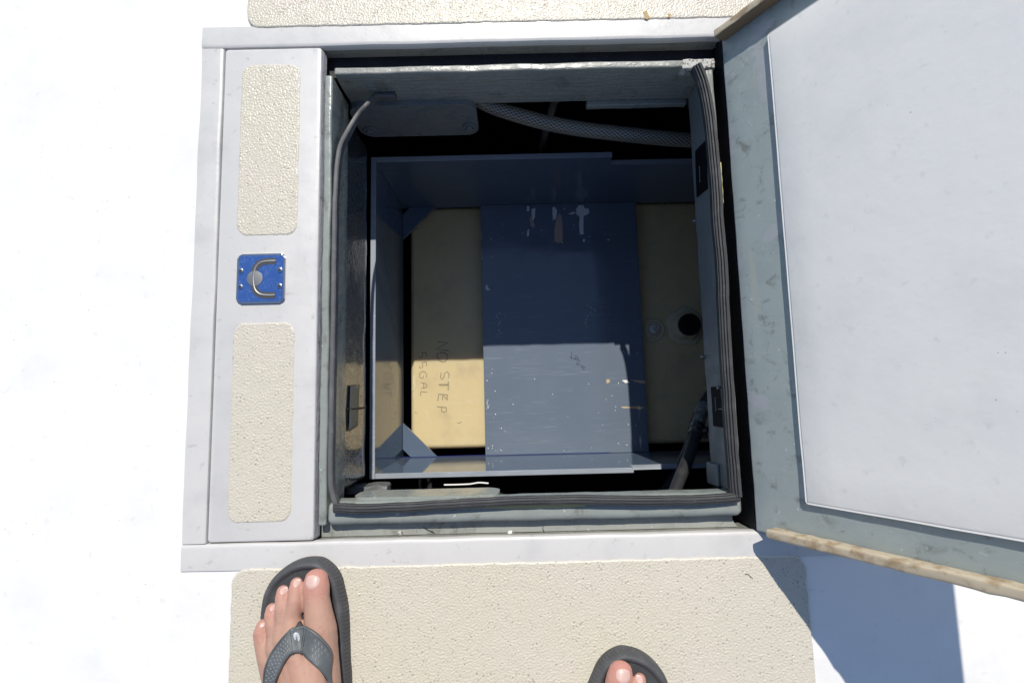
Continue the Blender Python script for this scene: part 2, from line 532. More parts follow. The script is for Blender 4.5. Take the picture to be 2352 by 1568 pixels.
nonskid('nonskid_panel', -.396, .405, -.56, OY0 - .0330, .0012, .022, 21, deck)
nonskid('nonskid_panel', -.400, .55, OY1 + .0308, .80, .0012, .022, 31, deck)

# the hold under the deck
bm = bm_new(); add_box(bm, (-.95, -.75, -1.0), (1.15, 1.15, -.035))
bmesh.ops.delete(bm, geom=[f for f in bm.faces if f.calc_center_median().z > -.1], context='FACES_ONLY')
bilge = obj('bilge', bm, M_BILGE)
tag(bilge, 'dark hold under the deck round the tank', 'bilge', kind='structure')

# ------------------------------------------------------------------ coaming
coam = thing('hatch_coaming', 'grey painted raised coaming and gutter framing the open hatch', 'coaming', (.02, .17, -.105))
def wall(lo, hi, m, bev=.003, wob=(.0011, 22)):
    bm = bm_new(); add_box(bm, lo, hi, bev, 3, cut=.016)
    return obj('coaming_wall', bm, m, coam, wob=wob)
ZC = -.003
wall((-.2640, .500, -.092), (.3260, .5120, ZC), M_COAM_B)
wall((-.2785, -.1765, -.085), (-.2670, .5005, ZC - .001), M_COAM)
wall((-.2664, -.1775, -.046), (.3240, -.1450, ZC), M_COAM, .0095)
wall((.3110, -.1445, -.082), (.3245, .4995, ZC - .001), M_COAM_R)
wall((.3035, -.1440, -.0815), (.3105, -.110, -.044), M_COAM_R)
# flange under the back wall
wall((.140, .4925, -.105), (.3130, .5040, -.0925), M_COAM_B, .002)
# gutter in front: floor cut away round the drain
bm = bm_new()
gy0, gy1 = OY0 + .0004, -.1775
GZ = -.0245
pts = [(-.2815, gy0), (.3215, gy0)]
cx, cy, rr = .3330, -.1830, .0165
for k in range(9):
    a = R(232 - k * 12); pts.append((cx + rr * 1.05 * math.cos(a), cy + rr * math.sin(a)))
pts += [(.316, gy1 + .004), (-.2815, gy1 + .004)]
add_poly(bm, pts, -.040, GZ)
def gutter_mat():
    m = grey_paint('grey_gutter_paint', (.315, .328, .300), .32, True); n = N(m)
    co = n.t.nodes.new('ShaderNodeVectorMath'); co.operation = 'DISTANCE'
    mp = n.map((1, 3, 1)); n.t.links.new(mp, co.inputs[0]); co.inputs[1].default_value = (-.125, -.185 * 3, GZ)
    near = n.ramp(co.outputs['Value'], .02, .10, 1, 0)
    n.mix(n.math('MULTIPLY', near, n.ramp(n.noise(70, 5, .7), .48, .68, 0, .75)), (.12, .105, .08))
    n.mix(n.math('MULTIPLY', n.ramp(co.outputs['Value'], .0, .05, 1, 0), n.ramp(n.noise(45, 3), .55, .62, 0, .5)), (.17, .09, .085))
    n.mix(n.ramp(n.noise(16, 4), .5, .75, 0, .45), (.21, .21, .19))
    return m
obj('gutter_floor', bm, gutter_mat(), coam, wob=(.0008, 30))
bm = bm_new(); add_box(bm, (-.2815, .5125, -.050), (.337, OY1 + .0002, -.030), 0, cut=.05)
obj('gutter_floor', bm, M_BLACK, coam)  # near-black colour paints in the shade of the far gutter
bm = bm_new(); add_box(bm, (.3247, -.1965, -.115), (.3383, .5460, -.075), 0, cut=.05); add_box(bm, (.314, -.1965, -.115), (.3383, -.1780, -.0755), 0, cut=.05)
obj('drain_channel', bm, M_BLACK, coam)  # near-black, unlike the grey front gutter
bm = bm_new(); add_box(bm, (-.4325, -.1965, -.062), (-.2782, .546, -.048), 0)
obj('gutter_floor', bm, M_COAM, coam)
# pale broken corner and yellow exposed strip
bm = bm_new(); add_box(bm, (.2760, .4965, -.020), (.3265, .5122, -.0015), .002, 2, cut=.005)
obj('broken_corner', bm, M_PALE, coam, wob=(.0013, 120))
bm = bm_new(); add_poly(bm, [(-.09, -.1560), (-.02, -.1582), (.06, -.1592), (.10, -.1582), (.10, -.152), (-.09, -.152)], -.0065, -.0018)
obj('bare_strip', bm, M_YEL, coam)
bm = bm_new(); add_box(bm, (.3222, .28, -.018), (.3262, .345, -.0025), .001, 1, cut=.01)
obj('bare_strip', bm, M_YEL, coam, wob=(.0008, 90))
# bolted pads under the walls
def hexbolt(name, c, nrm, r, h, parent, mt, washer=0):
    q = Vector(nrm).to_track_quat('Z', 'Y').to_matrix()
    bm = bm_new()
    if washer: add_lathe(bm, Vector(c), [(washer, 0), (washer, .002), (washer * .9, .0028)], 24, q)
    add_lathe(bm, Vector(c), [(r, 0), (r, h * .8), (r * .86, h)], 6, q)
    return obj(name, bm, mt, parent, ang=30)
def pad(pts, z_or_y, thick, nm, m):
    bm = bm_new()
    fs = add_poly(bm, pts, 0, thick)
    return bm
M_PAD = grey_paint('grey_pad_paint', (.17, .182, .185), .30, False)
bm = pad(rrect(-.268, -.050, -.178, -.075, .024, 10), 0, .014, '', 0)
bmesh.ops.bevel(bm, geom=[e for e in bm.edges if all(abs(v.co.z - .014) < 1e-5 for v in e.verts)], offset=.006, segments=3, affect='EDGES')
for v in bm.verts: v.co = Vector((v.co.x, .504 - v.co.z, v.co.y))
mount = obj('mounting_pad', bm, M_PAD, coam, wob=(.0006, 40))
hexbolt('bolt', (-.249, .490, -.153), (0, -1, 0), .0075, .007, mount, M_PAD, .013)
hexbolt('bolt', (-.066, .490, -.148), (0, -1, 0), .0075, .007, mount, M_PAD, .013)
bm = pad(rrect(-.236, -.022, -.075, -.018, .02, 10), 0, .013, '', 0)
bmesh.ops.bevel(bm, geom=[e for e in bm.edges if all(v.co.z > .0129 for v in e.verts)], offset=.004, segments=3, affect='EDGES')
for v in bm.verts: v.co = Vector((v.co.x, -.1545 + v.co.z, v.co.y))
obj('mounting_pad', bm, M_COAM, coam, wob=(.0008, 40))
for p in (at(1604, 508, -.078), at(1627, 819, -.076), at(1645, 890, -.020)):
    hexbolt('screw', (.3105, p.y, p.z), (-1, 0, 0), .0032, .006, coam, M_STEEL_D)

# glossy bulkhead going down below the coaming on the latch side
bm = bm_new(); add_box(bm, (-.320, -.149, -.234), (-.2745, .499, -.0785), .012, 4, cut=.012)
bk = obj('bulkhead', bm, M_BULK, wob=(.0016, 16)); tag(bk, 'dark glossy pebbled bulkhead wall below the coaming, with a tape patch on it', 'bulkhead')
bm = bm_new(); add_box(bm, (-.300, -.168, -.225), (-.225, -.1535, -.185), .004, 2, cut=.006)
o = obj('fibreglass_block', bm, M_LEDGE_D, wob=(.003, 70)); tag(o, 'rough grey fibreglass block at the foot of the pebbled bulkhead', 'block')
bm = bm_new()
tp = [Vector((-.2723, y, z)) for y, z in ((.023, -.123), (.026, -.1745), (-.047, -.167), (-.053, -.118))]
n0 = 10
g = [[bm.verts.new(tp[0].lerp(tp[3], i / n0).lerp(tp[1].lerp(tp[2], i / n0), j / 4) + Vector((.0009 + .0006 * noise.noise(Vector((i, j, 3)) * .7), 0, .0008 * noise.noise(Vector((i, j, 0)) * .9)))) for j in range(5)] for i in range(n0 + 1)]
for i in range(n0):
    for j in range(4): bm.faces.new((g[i][j], g[i + 1][j], g[i + 1][j + 1], g[i][j + 1]))
o = obj('tape_patch', bm, M_TAPE); md = o.modifiers.new('thick', 'SOLIDIFY'); md.thickness = .0006; md.offset = 1
tag(o, 'strip of brown cloth tape stuck on the glossy pebbled bulkhead', 'tape')
bm = bm_new(); add_sweep(bm, [(-.2730, -.016, -.095), (-.2726, -.0165, -.14), (-.2726, -.0162, -.19), (-.2745, -.016, -.226)], circ(.0017, 8), up=(0, 1, 0))
o = obj('cable_tie', bm, M_BLACK); tag(o, 'thin black cable tie passing behind the brown tape', 'cable tie')

# ------------------------------------------------------------------ rubber seals
GRP = 'black rubber hatch seals on the coaming'
lp = [at(770, 1158, .001)] + [Vector((x, y, z)) for x, y, z in
      ((-.2600, -.11, .0015), (-.2596, .0, .0020), (-.2590, .10, .0022), (-.2588, .20, .002), (-.2590, .29, .001),
       tuple(at(777, 352, -.008)), tuple(at(797, 302, -.030)), tuple(at(820, 264, -.038)), tuple(at(841, 241, -.036)), (-.2125, .4915, -.047), (-.196, .4945, -.050), (-.180, .4945, -.050))]
path = spline(lp, 10)
prof = [(-.0032, -.012), (.0032, -.012), (.0036, -.004), (.0034, .0), (.0018, .0016), (-.0018, .0016), (-.0034, .0), (-.0036, -.004)]
bm = bm_new(); add_sweep(bm, path, prof)
o = obj('rubber_seal', bm, M_RUB_L, wob=(.0005, 40)); tag(o, 'thin weathered grey rubber seal curling off the wall beside the closed lid', 'seal', GRP)

def ridged(w, h, k=4):
    out = [(-w / 2, -.004), (w / 2, -.004), (w / 2, h * .5)]
    m = k * 6
    for i in range(m + 1):
        t = i / m
        y = h * (.62 + .38 * (1 - abs(2 * t - 1) ** 3)) - (.0016 if (i % 6) == 3 and 0 < t < 1 else 0)
        out.append((w / 2 - w * t * .98 - .0002, y))
    out.append((-w / 2, h * .5))
    return out
fp = spline([at(768, 1167, .002), at(790, 1166, .003), at(850, 1167.5, .004), at(1000, 1160, .004), at(1176, 1150, .004), at(1330, 1147, .004), at(1500, 1149, .004), at(1620, 1146, .004), at(1696, 1140, .003)], 14)
bm = bm_new(); add_sweep(bm, fp, ridged(.0125, .006, 3))
o = obj('rubber_seal', bm, M_RUB, wob=(.0006, 40)); tag(o, 'grooved black rubber seal along the coaming edge nearest the feet', 'seal', GRP)
rp = spline([at(1601, 150, .005), at(1613, 178, .005), at(1625, 225, .005), at(1635, 290, .005), at(1642, 360, .005), at(1648, 440, .005), at(1652, 510, .005), at(1660, 600, .005), at(1664, 690, .005), at(1669, 790, .005), at(1675, 890, .005), at(1682, 1000, .005), at(1689, 1090, .005), at(1693, 1140, .005)], 12)
bm = bm_new()
w, h = .0128, .0075
prr = [(w / 2, -.014), (-w / 2, -.008), (-w / 2, .002), (-w / 2 + .0012, h * .62), (-w / 2 + .0060, h * .80), (-w / 2 + .0066, h * .40), (-w / 2 + .0076, h * .40), (-w / 2 + .0080, h * .70), (-w / 2 + .0096, h * .62),
       (-w / 2 + .0101, h * .15), (-w / 2 + .0111, h * .15), (-w / 2 + .0115, h * .42), (-w / 2 + .0130, h * .30), (-w / 2 + .0134, -.002), (-w / 2 + .0142, -.002), (w / 2 - .0003, -.001), (w / 2 + .0004, -.006)]
add_sweep(bm, rp, prr)
o = obj('rubber_seal', bm, M_RUB, wob=(.0006, 30)); tag(o, 'thick ridged rubber seal with a torn end beside the raised lid', 'seal', GRP)

# ------------------------------------------------------------------ closed lid beside the opening
lid = thing('hatch_cover', 'closed white hatch lid with two cream non-skid panels and a blue latch', 'hatch lid', (-.357, .174, 0))
LX0, LX1, LY0, LY1 = -.4318, -.2828, -.1952, .5436
LATCH = (-.4010, -.3300, .1425, .2170)      # x0 x1 y0 y1
bm = bm_new()
ol = [Vector((x, y, 0)) for x, y in rrect(LX0, LX1, LY0, LY1, .004, 3)]
rowz = [(-.0030, -.0155), (0, -.0020), (.0012, -.0003), (.003, .0002)]
def shrink(i, d):
    n = len(ol); p, q, r_ = ol[i - 1], ol[i], ol[(i + 1) % n]
    c = Vector(((LX0 + LX1) / 2, (LY0 + LY1) / 2, 0))
    dy_ = max(d, 0)
    return Vector((q.x + (d if q.x < c.x else -d), q.y + (dy_ if q.y < c.y else -dy_), 0))
rows = [[bm.verts.new(shrink(i, d) + Vector((0, 0, z))) for i in range(len(ol))] for d, z in rowz]
for a, b in zip(rows, rows[1:]):
    for i in range(len(ol)): bm.faces.new((a[i], a[(i + 1) % len(ol)], b[(i + 1) % len(ol)], b[i]))
bm.faces.new(rows[-1]); bm.faces.new(rows[0][::-1])
edge_faces = [f for f in bm.faces if abs(f.normal.z) < .5]
bm.normal_update()
for f in bm.faces:
    if abs(f.normal.z) < .5 and f.calc_center_median().z < -.004: f.material_index = 1
M_LEDGE = grey_paint('worn_grey_edge', (.34, .34, .35), .5, True, (200, 60, 200), .8)
obj('lid_panel', bm, [M_TRIM, M_LEDGE], lid)
nonskid('nonskid_panel', -.4060, -.3130, .2445, .5175, .0006, .018, 41, lid)
nonskid('nonskid_panel', -.4060, -.3137, -.1700, .1155, .0006, .018, 51, lid)
# latch
lat = None
bm = bm_new()
def boundary():
    return rrect(*LATCH, .007, 6)
add_poly(bm, boundary(), .0004, .0030)
bmesh.ops.bevel(bm, geom=[e for e in bm.edges if all(v.co.z > .0029 for v in e.verts)], offset=.0016, segments=2, affect='EDGES')
lat = obj('latch_plate', bm, M_STEEL, lid)
tag(lat, 'blue film covered steel latch plate')
ycm = (LATCH[2] + LATCH[3]) / 2
bm = bm_new()
add_poly(bm, rrect(LATCH[0] + .003, LATCH[1] - .003, LATCH[2] + .003, LATCH[3] - .003, .005, 5), .0029, .0034)
obj('film', bm, M_FILM, lat)
# pull ring track: flat strip, recess shade painted in, round a D-shaped bar
tr = [Vector((x, y, .0036)) for x, y in ((-.3435, ycm + .0255), (-.355, ycm + .0255), (-.366, ycm + .0235), (-.3735, ycm + .016), (-.3765, ycm), (-.3735, ycm - .016), (-.366, ycm - .0235), (-.355, ycm - .0255), (-.3435, ycm - .0255))]
bm = bm_new(); add_sweep(bm, spline(tr, 8), [(-.0046, 0), (.0046, 0), (.0046, .0002), (-.0046, .0002)])
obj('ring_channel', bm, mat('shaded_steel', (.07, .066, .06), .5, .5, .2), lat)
bm = bm_new(); add_sweep(bm, [p + Vector((0, 0, .0006)) for p in spline(tr, 8)], circ(.0016, 10, .0007))
obj('pull_ring', bm, M_STEEL_D, lat)
bm = bm_new(); add_lathe(bm, (-.3740, ycm, .0034), [(.0115, 0), (.0115, .0006), (.0105, .0007)], 28)
obj('finger_cup', bm, M_STEEL_D, lat)
for sx in (-.3375, -.3950):
    for sy in (ycm + .0120, ycm - .0120):
        bm = bm_new(); add_lathe(bm, (sx, sy, .0034), [(.0041, 0), (.0038, .0010), (.0025, .0014)], 20)
        s_ = obj('screw', bm, M_STEEL, lat)
        bm = bm_new()
        for a in (.3, .3 + math.pi / 2):
            d = Vector((math.cos(a), math.sin(a), 0)); p = Vector((-d.y, d.x, 0)); c = Vector((sx, sy, 0))
            add_poly(bm, [c + d * .0024 + p * .0006, c - d * .0024 + p * .0006, c - d * .0024 - p * .0006, c + d * .0024 - p * .0006], .0047, .00495 + .0001 * (a > 1))
        o = obj('screw_slot', bm, M_BLACK, lat)

# ------------------------------------------------------------------ raised lid
LEAN = R(29)
E1 = Vector((math.sin(LEAN), 0, math.cos(LEAN))); NN = Vector((-math.cos(LEAN), 0, math.sin(LEAN)))
HX, HZ = .3372, .0010
def lidp(l, y, n): return Vector((HX, 0, HZ)) + E1 * l + NN * n + Vector((0, y, 0))
rlid = thing('hatch_cover', 'open hatch lid standing raised, grey underside with wooden edge lips', 'hatch lid', (HX, .174, HZ))
RY0, RY1, RL = -.1965, .5462, .585
def lid_box(l0, l1, y0, y1, n0, n1, bev=.002, cut=None, seg=2):
    bm = bm_new(); add_box(bm, (l0, y0, n0), (l1, y1, n1), bev, seg, cut=cut)
    for v in bm.verts: v.co = lidp(v.co.x, v.co.y, v.co.z)
    return bm
obj('lid_skin', lid_box(0, RL, RY0, RY1, -.016, -.0122, .001), M_TRIM, rlid)
obj('lid_underside', lid_box(0, RL, RY0, RY1, -.012, 0, .003, .02, 3), M_LID, rlid, wob=(.0007, 22))
obj('inner_panel', lid_box(.078, RL - .05, RY0 + .05, RY1 - .05, .0005, .006, .0045, .04, 3), M_DECK, rlid, wob=(.0008, 9))
lip_bm = lid_box(.004, RL, RY1 - .012, RY1, .0004, .0215, .002, .012)
lip_bm.normal_update(); bmesh.ops.recalc_face_normals(lip_bm, faces=lip_bm.faces[:])
for f in lip_bm.faces:
    if f.normal.dot(NN) > .6: f.material_index = 1  # side of the lip turned to the sun is painted paler
obj('edge_lip', lip_bm, [M_WOOD, M_WOODL], rlid, wob=(.0010, 60))
obj('edge_lip', lid_box(.030, RL, RY0, RY0 + .012, .0004, .0215, .003, .012), M_WOODL, rlid, wob=(.0012, 60))

# ------------------------------------------------------------------ plastic cradle
cr = thing('tank_cradle', 'grey plastic sheet cradle with a wide cross board over the tank', 'cradle', (.17, .17, -.566))
ZT, ZB, ZR = -.2482, -.5089, -.2864
XI, YF, YB = -.2631, -.1409, .4742
def panel(pts2, axis, c0, c1, nm='side_panel', edge_up=True):
    """pts2 in (along, z); axis 'x': runs in y at x c0..c1; axis 'y': runs in x at y c0..c1"""
    bm = bm_new()
    fs = add_poly(bm, pts2, 0, 1)
    for v in bm.verts:
        a, z, t = v.co.x, v.co.y, v.co.z
        c = c0 + (c1 - c0) * t
        v.co = Vector((c, a, z)) if axis == 'x' else Vector((a, c, z))
    bmesh.ops.bevel(bm, geom=bm.edges[:], offset=.0006, segments=1, affect='EDGES')
    bm.normal_update()
    for f in bm.faces:
        big = abs(f.normal.x if axis == 'x' else f.normal.y) > .9
        f.material_index = 0 if big else 1
    return obj(nm, bm, [M_PVC_W, M_PVC_E], cr, ang=30)
panel([(-.1509, ZB), (.4851, ZB), (.4851, ZT), (-.1509, ZT)], 'x', -.2736, XI)
panel([(XI + .0004, ZB), (.611, ZB), (.611, ZR), (.291, ZR - .0005), (.2273, ZR), (.2273, ZT), (XI + .0004, ZT)], 'y', -.1507, YF)
panel([(XI + .0004, ZB), (.611, ZB), (.611, ZR), (.2158, ZR), (.2139, ZT), (XI + .0004, ZT)], 'y', .4848, YB)
panel([(-.1404, ZB), (.4737, ZB), (.4737, ZR), (-.1404, ZR)], 'x', .611, .600)
BT = -.4965
bm = bm_new(); add_poly(bm, [(-.0662, YF + .0004), (.3225, YF + .0004), (.3201, YB - .0004), (-.0680, YB - .0004)], BT - .0115, BT)
bmesh.ops.bevel(bm, geom=bm.edges[:], offset=.0006, segments=1, affect='EDGES')
board_bm = bm
def gusset(cx_, cy_, sx, sy, L=.082, nt=.020):
    bm = bm_new()
    add_poly(bm, [(cx_ + sx * nt, cy_ + sy * .0004), (cx_ + sx * L, cy_ + sy * .0004), (cx_ + sx * .0004, cy_ + sy * L), (cx_ + sx * .0004, cy_ + sy * nt)], BT - .0105, BT)
    bmesh.ops.bevel(bm, geom=bm.edges[:], offset=.0006, segments=1, affect='EDGES')
    obj('corner_gusset', bm, M_PVC_W, cr, ang=30)
gusset(XI, YF, 1, 1); gusset(XI, YB, 1, -1); gusset(.600, YB, -1, -1, .10); gusset(.600, YF, -1, 1, .10)

# old adhesive and paint on the cross board (thin skins of glue, a fraction of a millimetre thick)
def zb(x, y): return at(1071.9 + x * .2344, 428.75 + y * .2344, BT)
marks = board_bm
def rough_poly(pts, amp=.0012):
    out = []
    for i in range(len(pts)):
        a, b = pts[i], pts[(i + 1) % len(pts)]
        n = max(2, int((b - a).length / .0025))
        for k in range(n):
            p = a.lerp(b, k / n); q = noise.noise_vector(p * 420) * amp
            out.append((p.x + q.x, p.y + q.y))
    return out
def blob(c, r, mi=0, z=BT, bm_=None, st=1.6):
    n = 7; a0 = random.random() * 6
    pts = []
    for k in range(n):
        a = a0 + 2 * math.pi * k / n; rr_ = r * (.3 + .5 * random.random())
        pts.append((c.x + rr_ * math.cos(a), c.y + rr_ * st * math.sin(a)))
    add_poly(bm_ if bm_ is not None else marks, pts, z - .0003, z + .0005, mi + 1)
PATCH = [(1, [(640, 215), (672, 212), (668, 300), (652, 335), (640, 320), (636, 260)]), (2, [(622, 275), (640, 330), (668, 372), (655, 402), (630, 385), (614, 320)]),
         (1, [(590, 190), (612, 195), (612, 240), (590, 235)]), (1, [(598, 415), (613, 415), (608, 485), (588, 482)]),
         (1, [(840, 205), (865, 200), (885, 235), (875, 315), (845, 328), (840, 260)]),
         (2, [(905, 270), (925, 275), (935, 330), (942, 430), (938, 545), (860, 538), (858, 430), (875, 330)]),
         (1, [(1100, 185), (1140, 182), (1155, 212), (1195, 215), (1200, 260), (1165, 282), (1145, 292), (1143, 380), (1145, 470), (1108, 472), (1102, 380), (1105, 292), (1075, 270), (1070, 222)]),
         (1, [(998, 270), (1030, 250), (1068, 256), (1030, 272)]), (1, [(1140, 510), (1160, 512), (1155, 542), (1138, 538)]), (1, [(1380, 518), (1400, 516), (1398, 528), (1380, 528)]),
         (1, [(185, 965), (205, 965), (212, 990), (232, 1008), (205, 1018), (185, 1000)])]
for mi, pl in PATCH: add_poly(marks, rough_poly([zb(*p) for p in pl], .0016), BT - .0004, BT + (.0006 if mi == 1 else .0004), mi + 1)
for x, y in ((640, 225), (905, 265), (660, 400), (655, 325), (895, 548), (935, 548), (1190, 240), (1200, 490), (1195, 540), (740, 480), (735, 425), (545, 310), (548, 455), (475, 152), (185, 245), (240, 515), (350, 500), (955, 218), (1050, 375), (870, 158), (355, 370), (145, 660), (150, 705), (245, 685)):
    blob(zb(x, y), .0010 + random.random() * .0012, 0)
for k in range(9): blob(zb(136 + k * 1.6, 415 + k * 12), .0007, 0, st=3)
for k in range(26): t = k / 25; blob(zb(1170 + 95 * t + random.uniform(-4, 4), 1145 + 70 * t ** .7 + random.uniform(-6, 6)), .0006 + random.random() * .0006, 0)
for k in range(22): t = k / 21; blob(zb(1210 - 45 * math.sin(t * 2.4) + random.uniform(-5, 5), 1230 + 150 * t), .0006 + random.random() * .0008, 0)
for k in range(30): blob(zb(310 + random.gauss(0, 14) + (30 if k % 3 == 0 else 0), 1240 + k * 8), .0005 + random.random() * .0011, 0)
for k in range(10): blob(zb(145 + random.gauss(0, 5), random.uniform(600, 720)), .0006, 0)
def zs(x, y): return at(1163.75 + x * .3516, 490 + y * .3516, BT)        # photo crop coordinates, lower half of the board
for mi, pl in ((3, [(652, 1085), (672, 1083), (675, 1100), (660, 1110), (650, 1104)]), (0, [(752, 1090), (785, 1086), (800, 1105), (775, 1108)]), (2, [(805, 1083), (850, 1088), (902, 1090), (903, 1108), (870, 1107), (830, 1095)]),
               (3, [(742, 1260), (790, 1262), (850, 1258), (898, 1262), (880, 1280), (820, 1272), (760, 1272)])):
    add_poly(marks, rough_poly([zs(*p) for p in pl], .0012), BT - .0004, BT + .0006, mi + 1)
for x, y in ((535, 1112), (628, 1380), (24, 1218), (183, 1080), (373, 1550), (555, 1530), (400, 1325), (688, 1190), (905, 1272), (712, 1262), (710, 1285), (728, 1500), (735, 1508), (785, 1510), (840, 1495), (845, 1385), (795, 1378), (855, 915), (765, 900), (772, 912), (730, 1108), (800, 1103), (40, 1245), (650, 1215), (600, 1300), (300, 1180)):
    blob(zs(x, y), .0008 + random.random() * .0010, 0)
def zl(x, y): return at(857.5 + x * .2344, 704.4 + y * .2344, BT)
for k in range(16): blob(zl(1122 + random.gauss(0, 6), 910 + k * 6), .0007 + random.random() * .0009, 0)
for x, y in ((1195, 1050), (1180, 1083), (1240, 1187), (1255, 1188), (1342, 912), (1370, 955), (1165, 610), (1160, 650), (1115, 722), (1195, 825), (1290, 1218), (1168, 1360), (1165, 1385), (1125, 1385), (1200, 1405), (1215, 1410), (1245, 1400), (1258, 1408), (1285, 1462), (1410, 1462)):
    blob(zl(x, y), .0008 + random.random() * .0010, 0)
board = obj('cross_board', board_bm, [M_PVC, M_PAINTW, M_GLUEW, M_GLUEB, M_GLUET], cr, ang=30)
def strokes(bm, lines, conv, w, z, curve=True):
    for ln in lines:
        p = spline([conv(*q) for q in ln], 4) if len(ln) > 2 and curve else [conv(*q) for q in ln]
        pr_ = [(-w / 2, 0), (w / 2, 0), (w / 2, .0003), (-w / 2, .0003)]
        add_sweep(bm, [Vector((q.x, q.y, z)) for q in p], pr_)
bm = bm_new()
strokes(bm, [[(447, 925), (450, 950), (470, 955), (455, 930)], [(415, 935), (440, 950), (460, 945)], [(425, 905), (420, 950)], [(480, 960), (455, 985), (485, 985)], [(490, 1000), (500, 1018), (508, 1005), (485, 995)]], zs, .0010, BT + .0001)
obj('pen_scribble', bm, M_BLACK, board)
bm = bm_new()
strokes(bm, [[(XI + .002, YF + .0022), (-.18, YF + .0020), (-.07, YF + .0024), (.05, YF + .0018), (.16, YF + .0022), (.23, YF + .0015)]], lambda x, y: Vector((x, y, 0)), .0006, BT + .0002)
obj('ink_line', bm, M_BLUEINK, board)

# ------------------------------------------------------------------ tank
TZ = -.5347
tank = thing('water_tank', 'cream polyethylene tank marked in pencil under the grey cross board', 'tank', (.17, .18, -.90))
bm = bm_new(); add_box(bm, (-.2512, -.1261, -.90), (.592, .4866, TZ), .012, 5)
tank_bm = bm
NO_STEP = [[(630, 342), (732, 350), (615, 412), (738, 430)], [(640, 452), (620, 470), (630, 505), (665, 540), (705, 538), (728, 505), (722, 465), (690, 448), (650, 448)],
           [(735, 704), (742, 662), (726, 636), (702, 644), (690, 690), (672, 714), (660, 694), (664, 645)], [(640, 760), (735, 760)], [(735, 728), (733, 822)], [(645, 768), (730, 768)],
           [(640, 855), (726, 862)], [(640, 855), (632, 922)], [(682, 860), (678, 912)], [(726, 862), (722, 918)], [(690, 872), (720, 905)], [(622, 978), (715, 986)], [(715, 986), (715, 1026), (692, 1034), (670, 1024), (668, 984)]]
GAL = [[(522, 484), (514, 446)], [(514, 446), (478, 455)], [(478, 455), (484, 490), (464, 499), (448, 488)], [(524, 582), (520, 540)], [(520, 540), (480, 545)], [(480, 545), (484, 590), (462, 601), (450, 582)],
       [(518, 695), (524, 665), (508, 638), (480, 632), (456, 650), (452, 680), (460, 698), (488, 700), (488, 676)], [(468, 744), (512, 750), (528, 771), (512, 792), (468, 800)], [(494, 748), (494, 796)], [(465, 830), (526, 836)], [(465, 830), (462, 870)]]
bm = bm_new()
def zt(x, y): return at(857.5 + x * .2344, 704.4 + y * .2344, TZ)
strokes(bm, NO_STEP, zt, .0021, TZ + .0001, False)
tag(obj('pencil_lettering', bm, M_PENCIL, tank), 'faint pencil capitals reading NO STEP')
bm = bm_new(); strokes(bm, GAL, zt, .0018, TZ + .0001, False)
tag(obj('pencil_lettering', bm, M_PENCIL, tank), 'small faint pencil writing reading 55GAL')
bm = tank_bm
for k in range(26): blob(zt(398 + 10 * math.sin(k) + random.gauss(0, 4), 685 + k * 5), .0010 + random.random() * .0012, 0, TZ, bm)
for k in range(8): blob(zt(396 + random.gauss(0, 4), 840 + k * 8), .0008 + random.random() * .0008, 0, TZ, bm)
for x, y in ((406, 945), (404, 935), (805, 992), (568, 45), (568, 55)): blob(zt(x, y), .0014, 0, TZ, bm)
nf = len(bm.faces)
strokes(bm, [[(690, 580), (700, 640), (750, 720), (780, 790), (850, 860), (900, 905), (975, 950)], [(760, 876), (900, 860), (1060, 850)], [(700, 952), (850, 940), (1040, 930)], [(905, 920), (1030, 912)], [(830, 1056), (960, 1062)], [(510, 1010), (545, 1100), (580, 1160)], [(975, 1020), (1085, 1016)]], zt, .0005, TZ + .0002)
bm.faces.ensure_lookup_table()
for f in bm.faces[nf:]: f.material_index = 1
nf = len(bm.faces)
strokes(bm, [[(822, 1136), (845, 1138), (868, 1124)], [(412, 1030), (420, 1040), (425, 1046)]], zt, .0012, TZ + .0002)
bm.faces.ensure_lookup_table()
for f in bm.faces[nf:]: f.material_index = 2
obj('tank_body', bm, [M_TANK, mat('pale_scuff', (.93, .82, .58), .6), M_PENCIL], tank, ang=60)
# fittings on the tank top
M_TANKF = mat('greyed_polyethylene', (.62, .52, .34), .5); n_ = N(M_TANKF); n_.bump(n_.noise(90, 3), .5, .0015)
c = Vector((.3557, .1552, TZ))
bm = bm_new(); add_lathe(bm, c, [(.030, -.002), (.030, .003), (.0275, .0042), (.0245, .0030), (.0220, .0030), (.0205, .0055), (.014, .0055), (.0125, .004)], 40, wob=lambda a: .035 * math.sin(3 * a + 1) + .02 * math.sin(7 * a))
vent = obj('vent_fitting', bm, M_TANKF, tank)
bm = bm_new(); add_lathe(bm, c, [(.0125, .003), (.0125, .013), (.0115, .0145)], 6)
obj('hex_plug', bm, mat('white_nylon', (.62, .62, .58), .4), vent, ang=30)
bm = bm_new(); add_lathe(bm, c + Vector((.003, .002, 0)), [(.0055, .012), (.0050, .030), (.0040, .0305), (.0026, .0300), (.0022, .020)], 20)
obj('spigot', bm, mat('white_nylon_spigot', (.60, .60, .56), .4), vent)
c = Vector((.4393, .1624, TZ))
bm = bm_new(); add_lathe(bm, c, [(.049, -.002), (.048, .004), (.043, .0062), (.037, .006), (.033, .012), (.0305, .024), (.0285, .026), (.027, .026)], 48, wob=lambda a: .05 * math.sin(5 * a + .6) * 1 + .03 * math.sin(9 * a))
fill = obj('filler_neck', bm, M_TANKF, tank)
bm = bm_new(); add_lathe(bm, c, [(.0272, .020), (.0272, .034), (.0255, .0365), (.012, .0372)], 40)
obj('cap', bm, mat('black_plastic_cap', (.006, .006, .010), .3), fill)

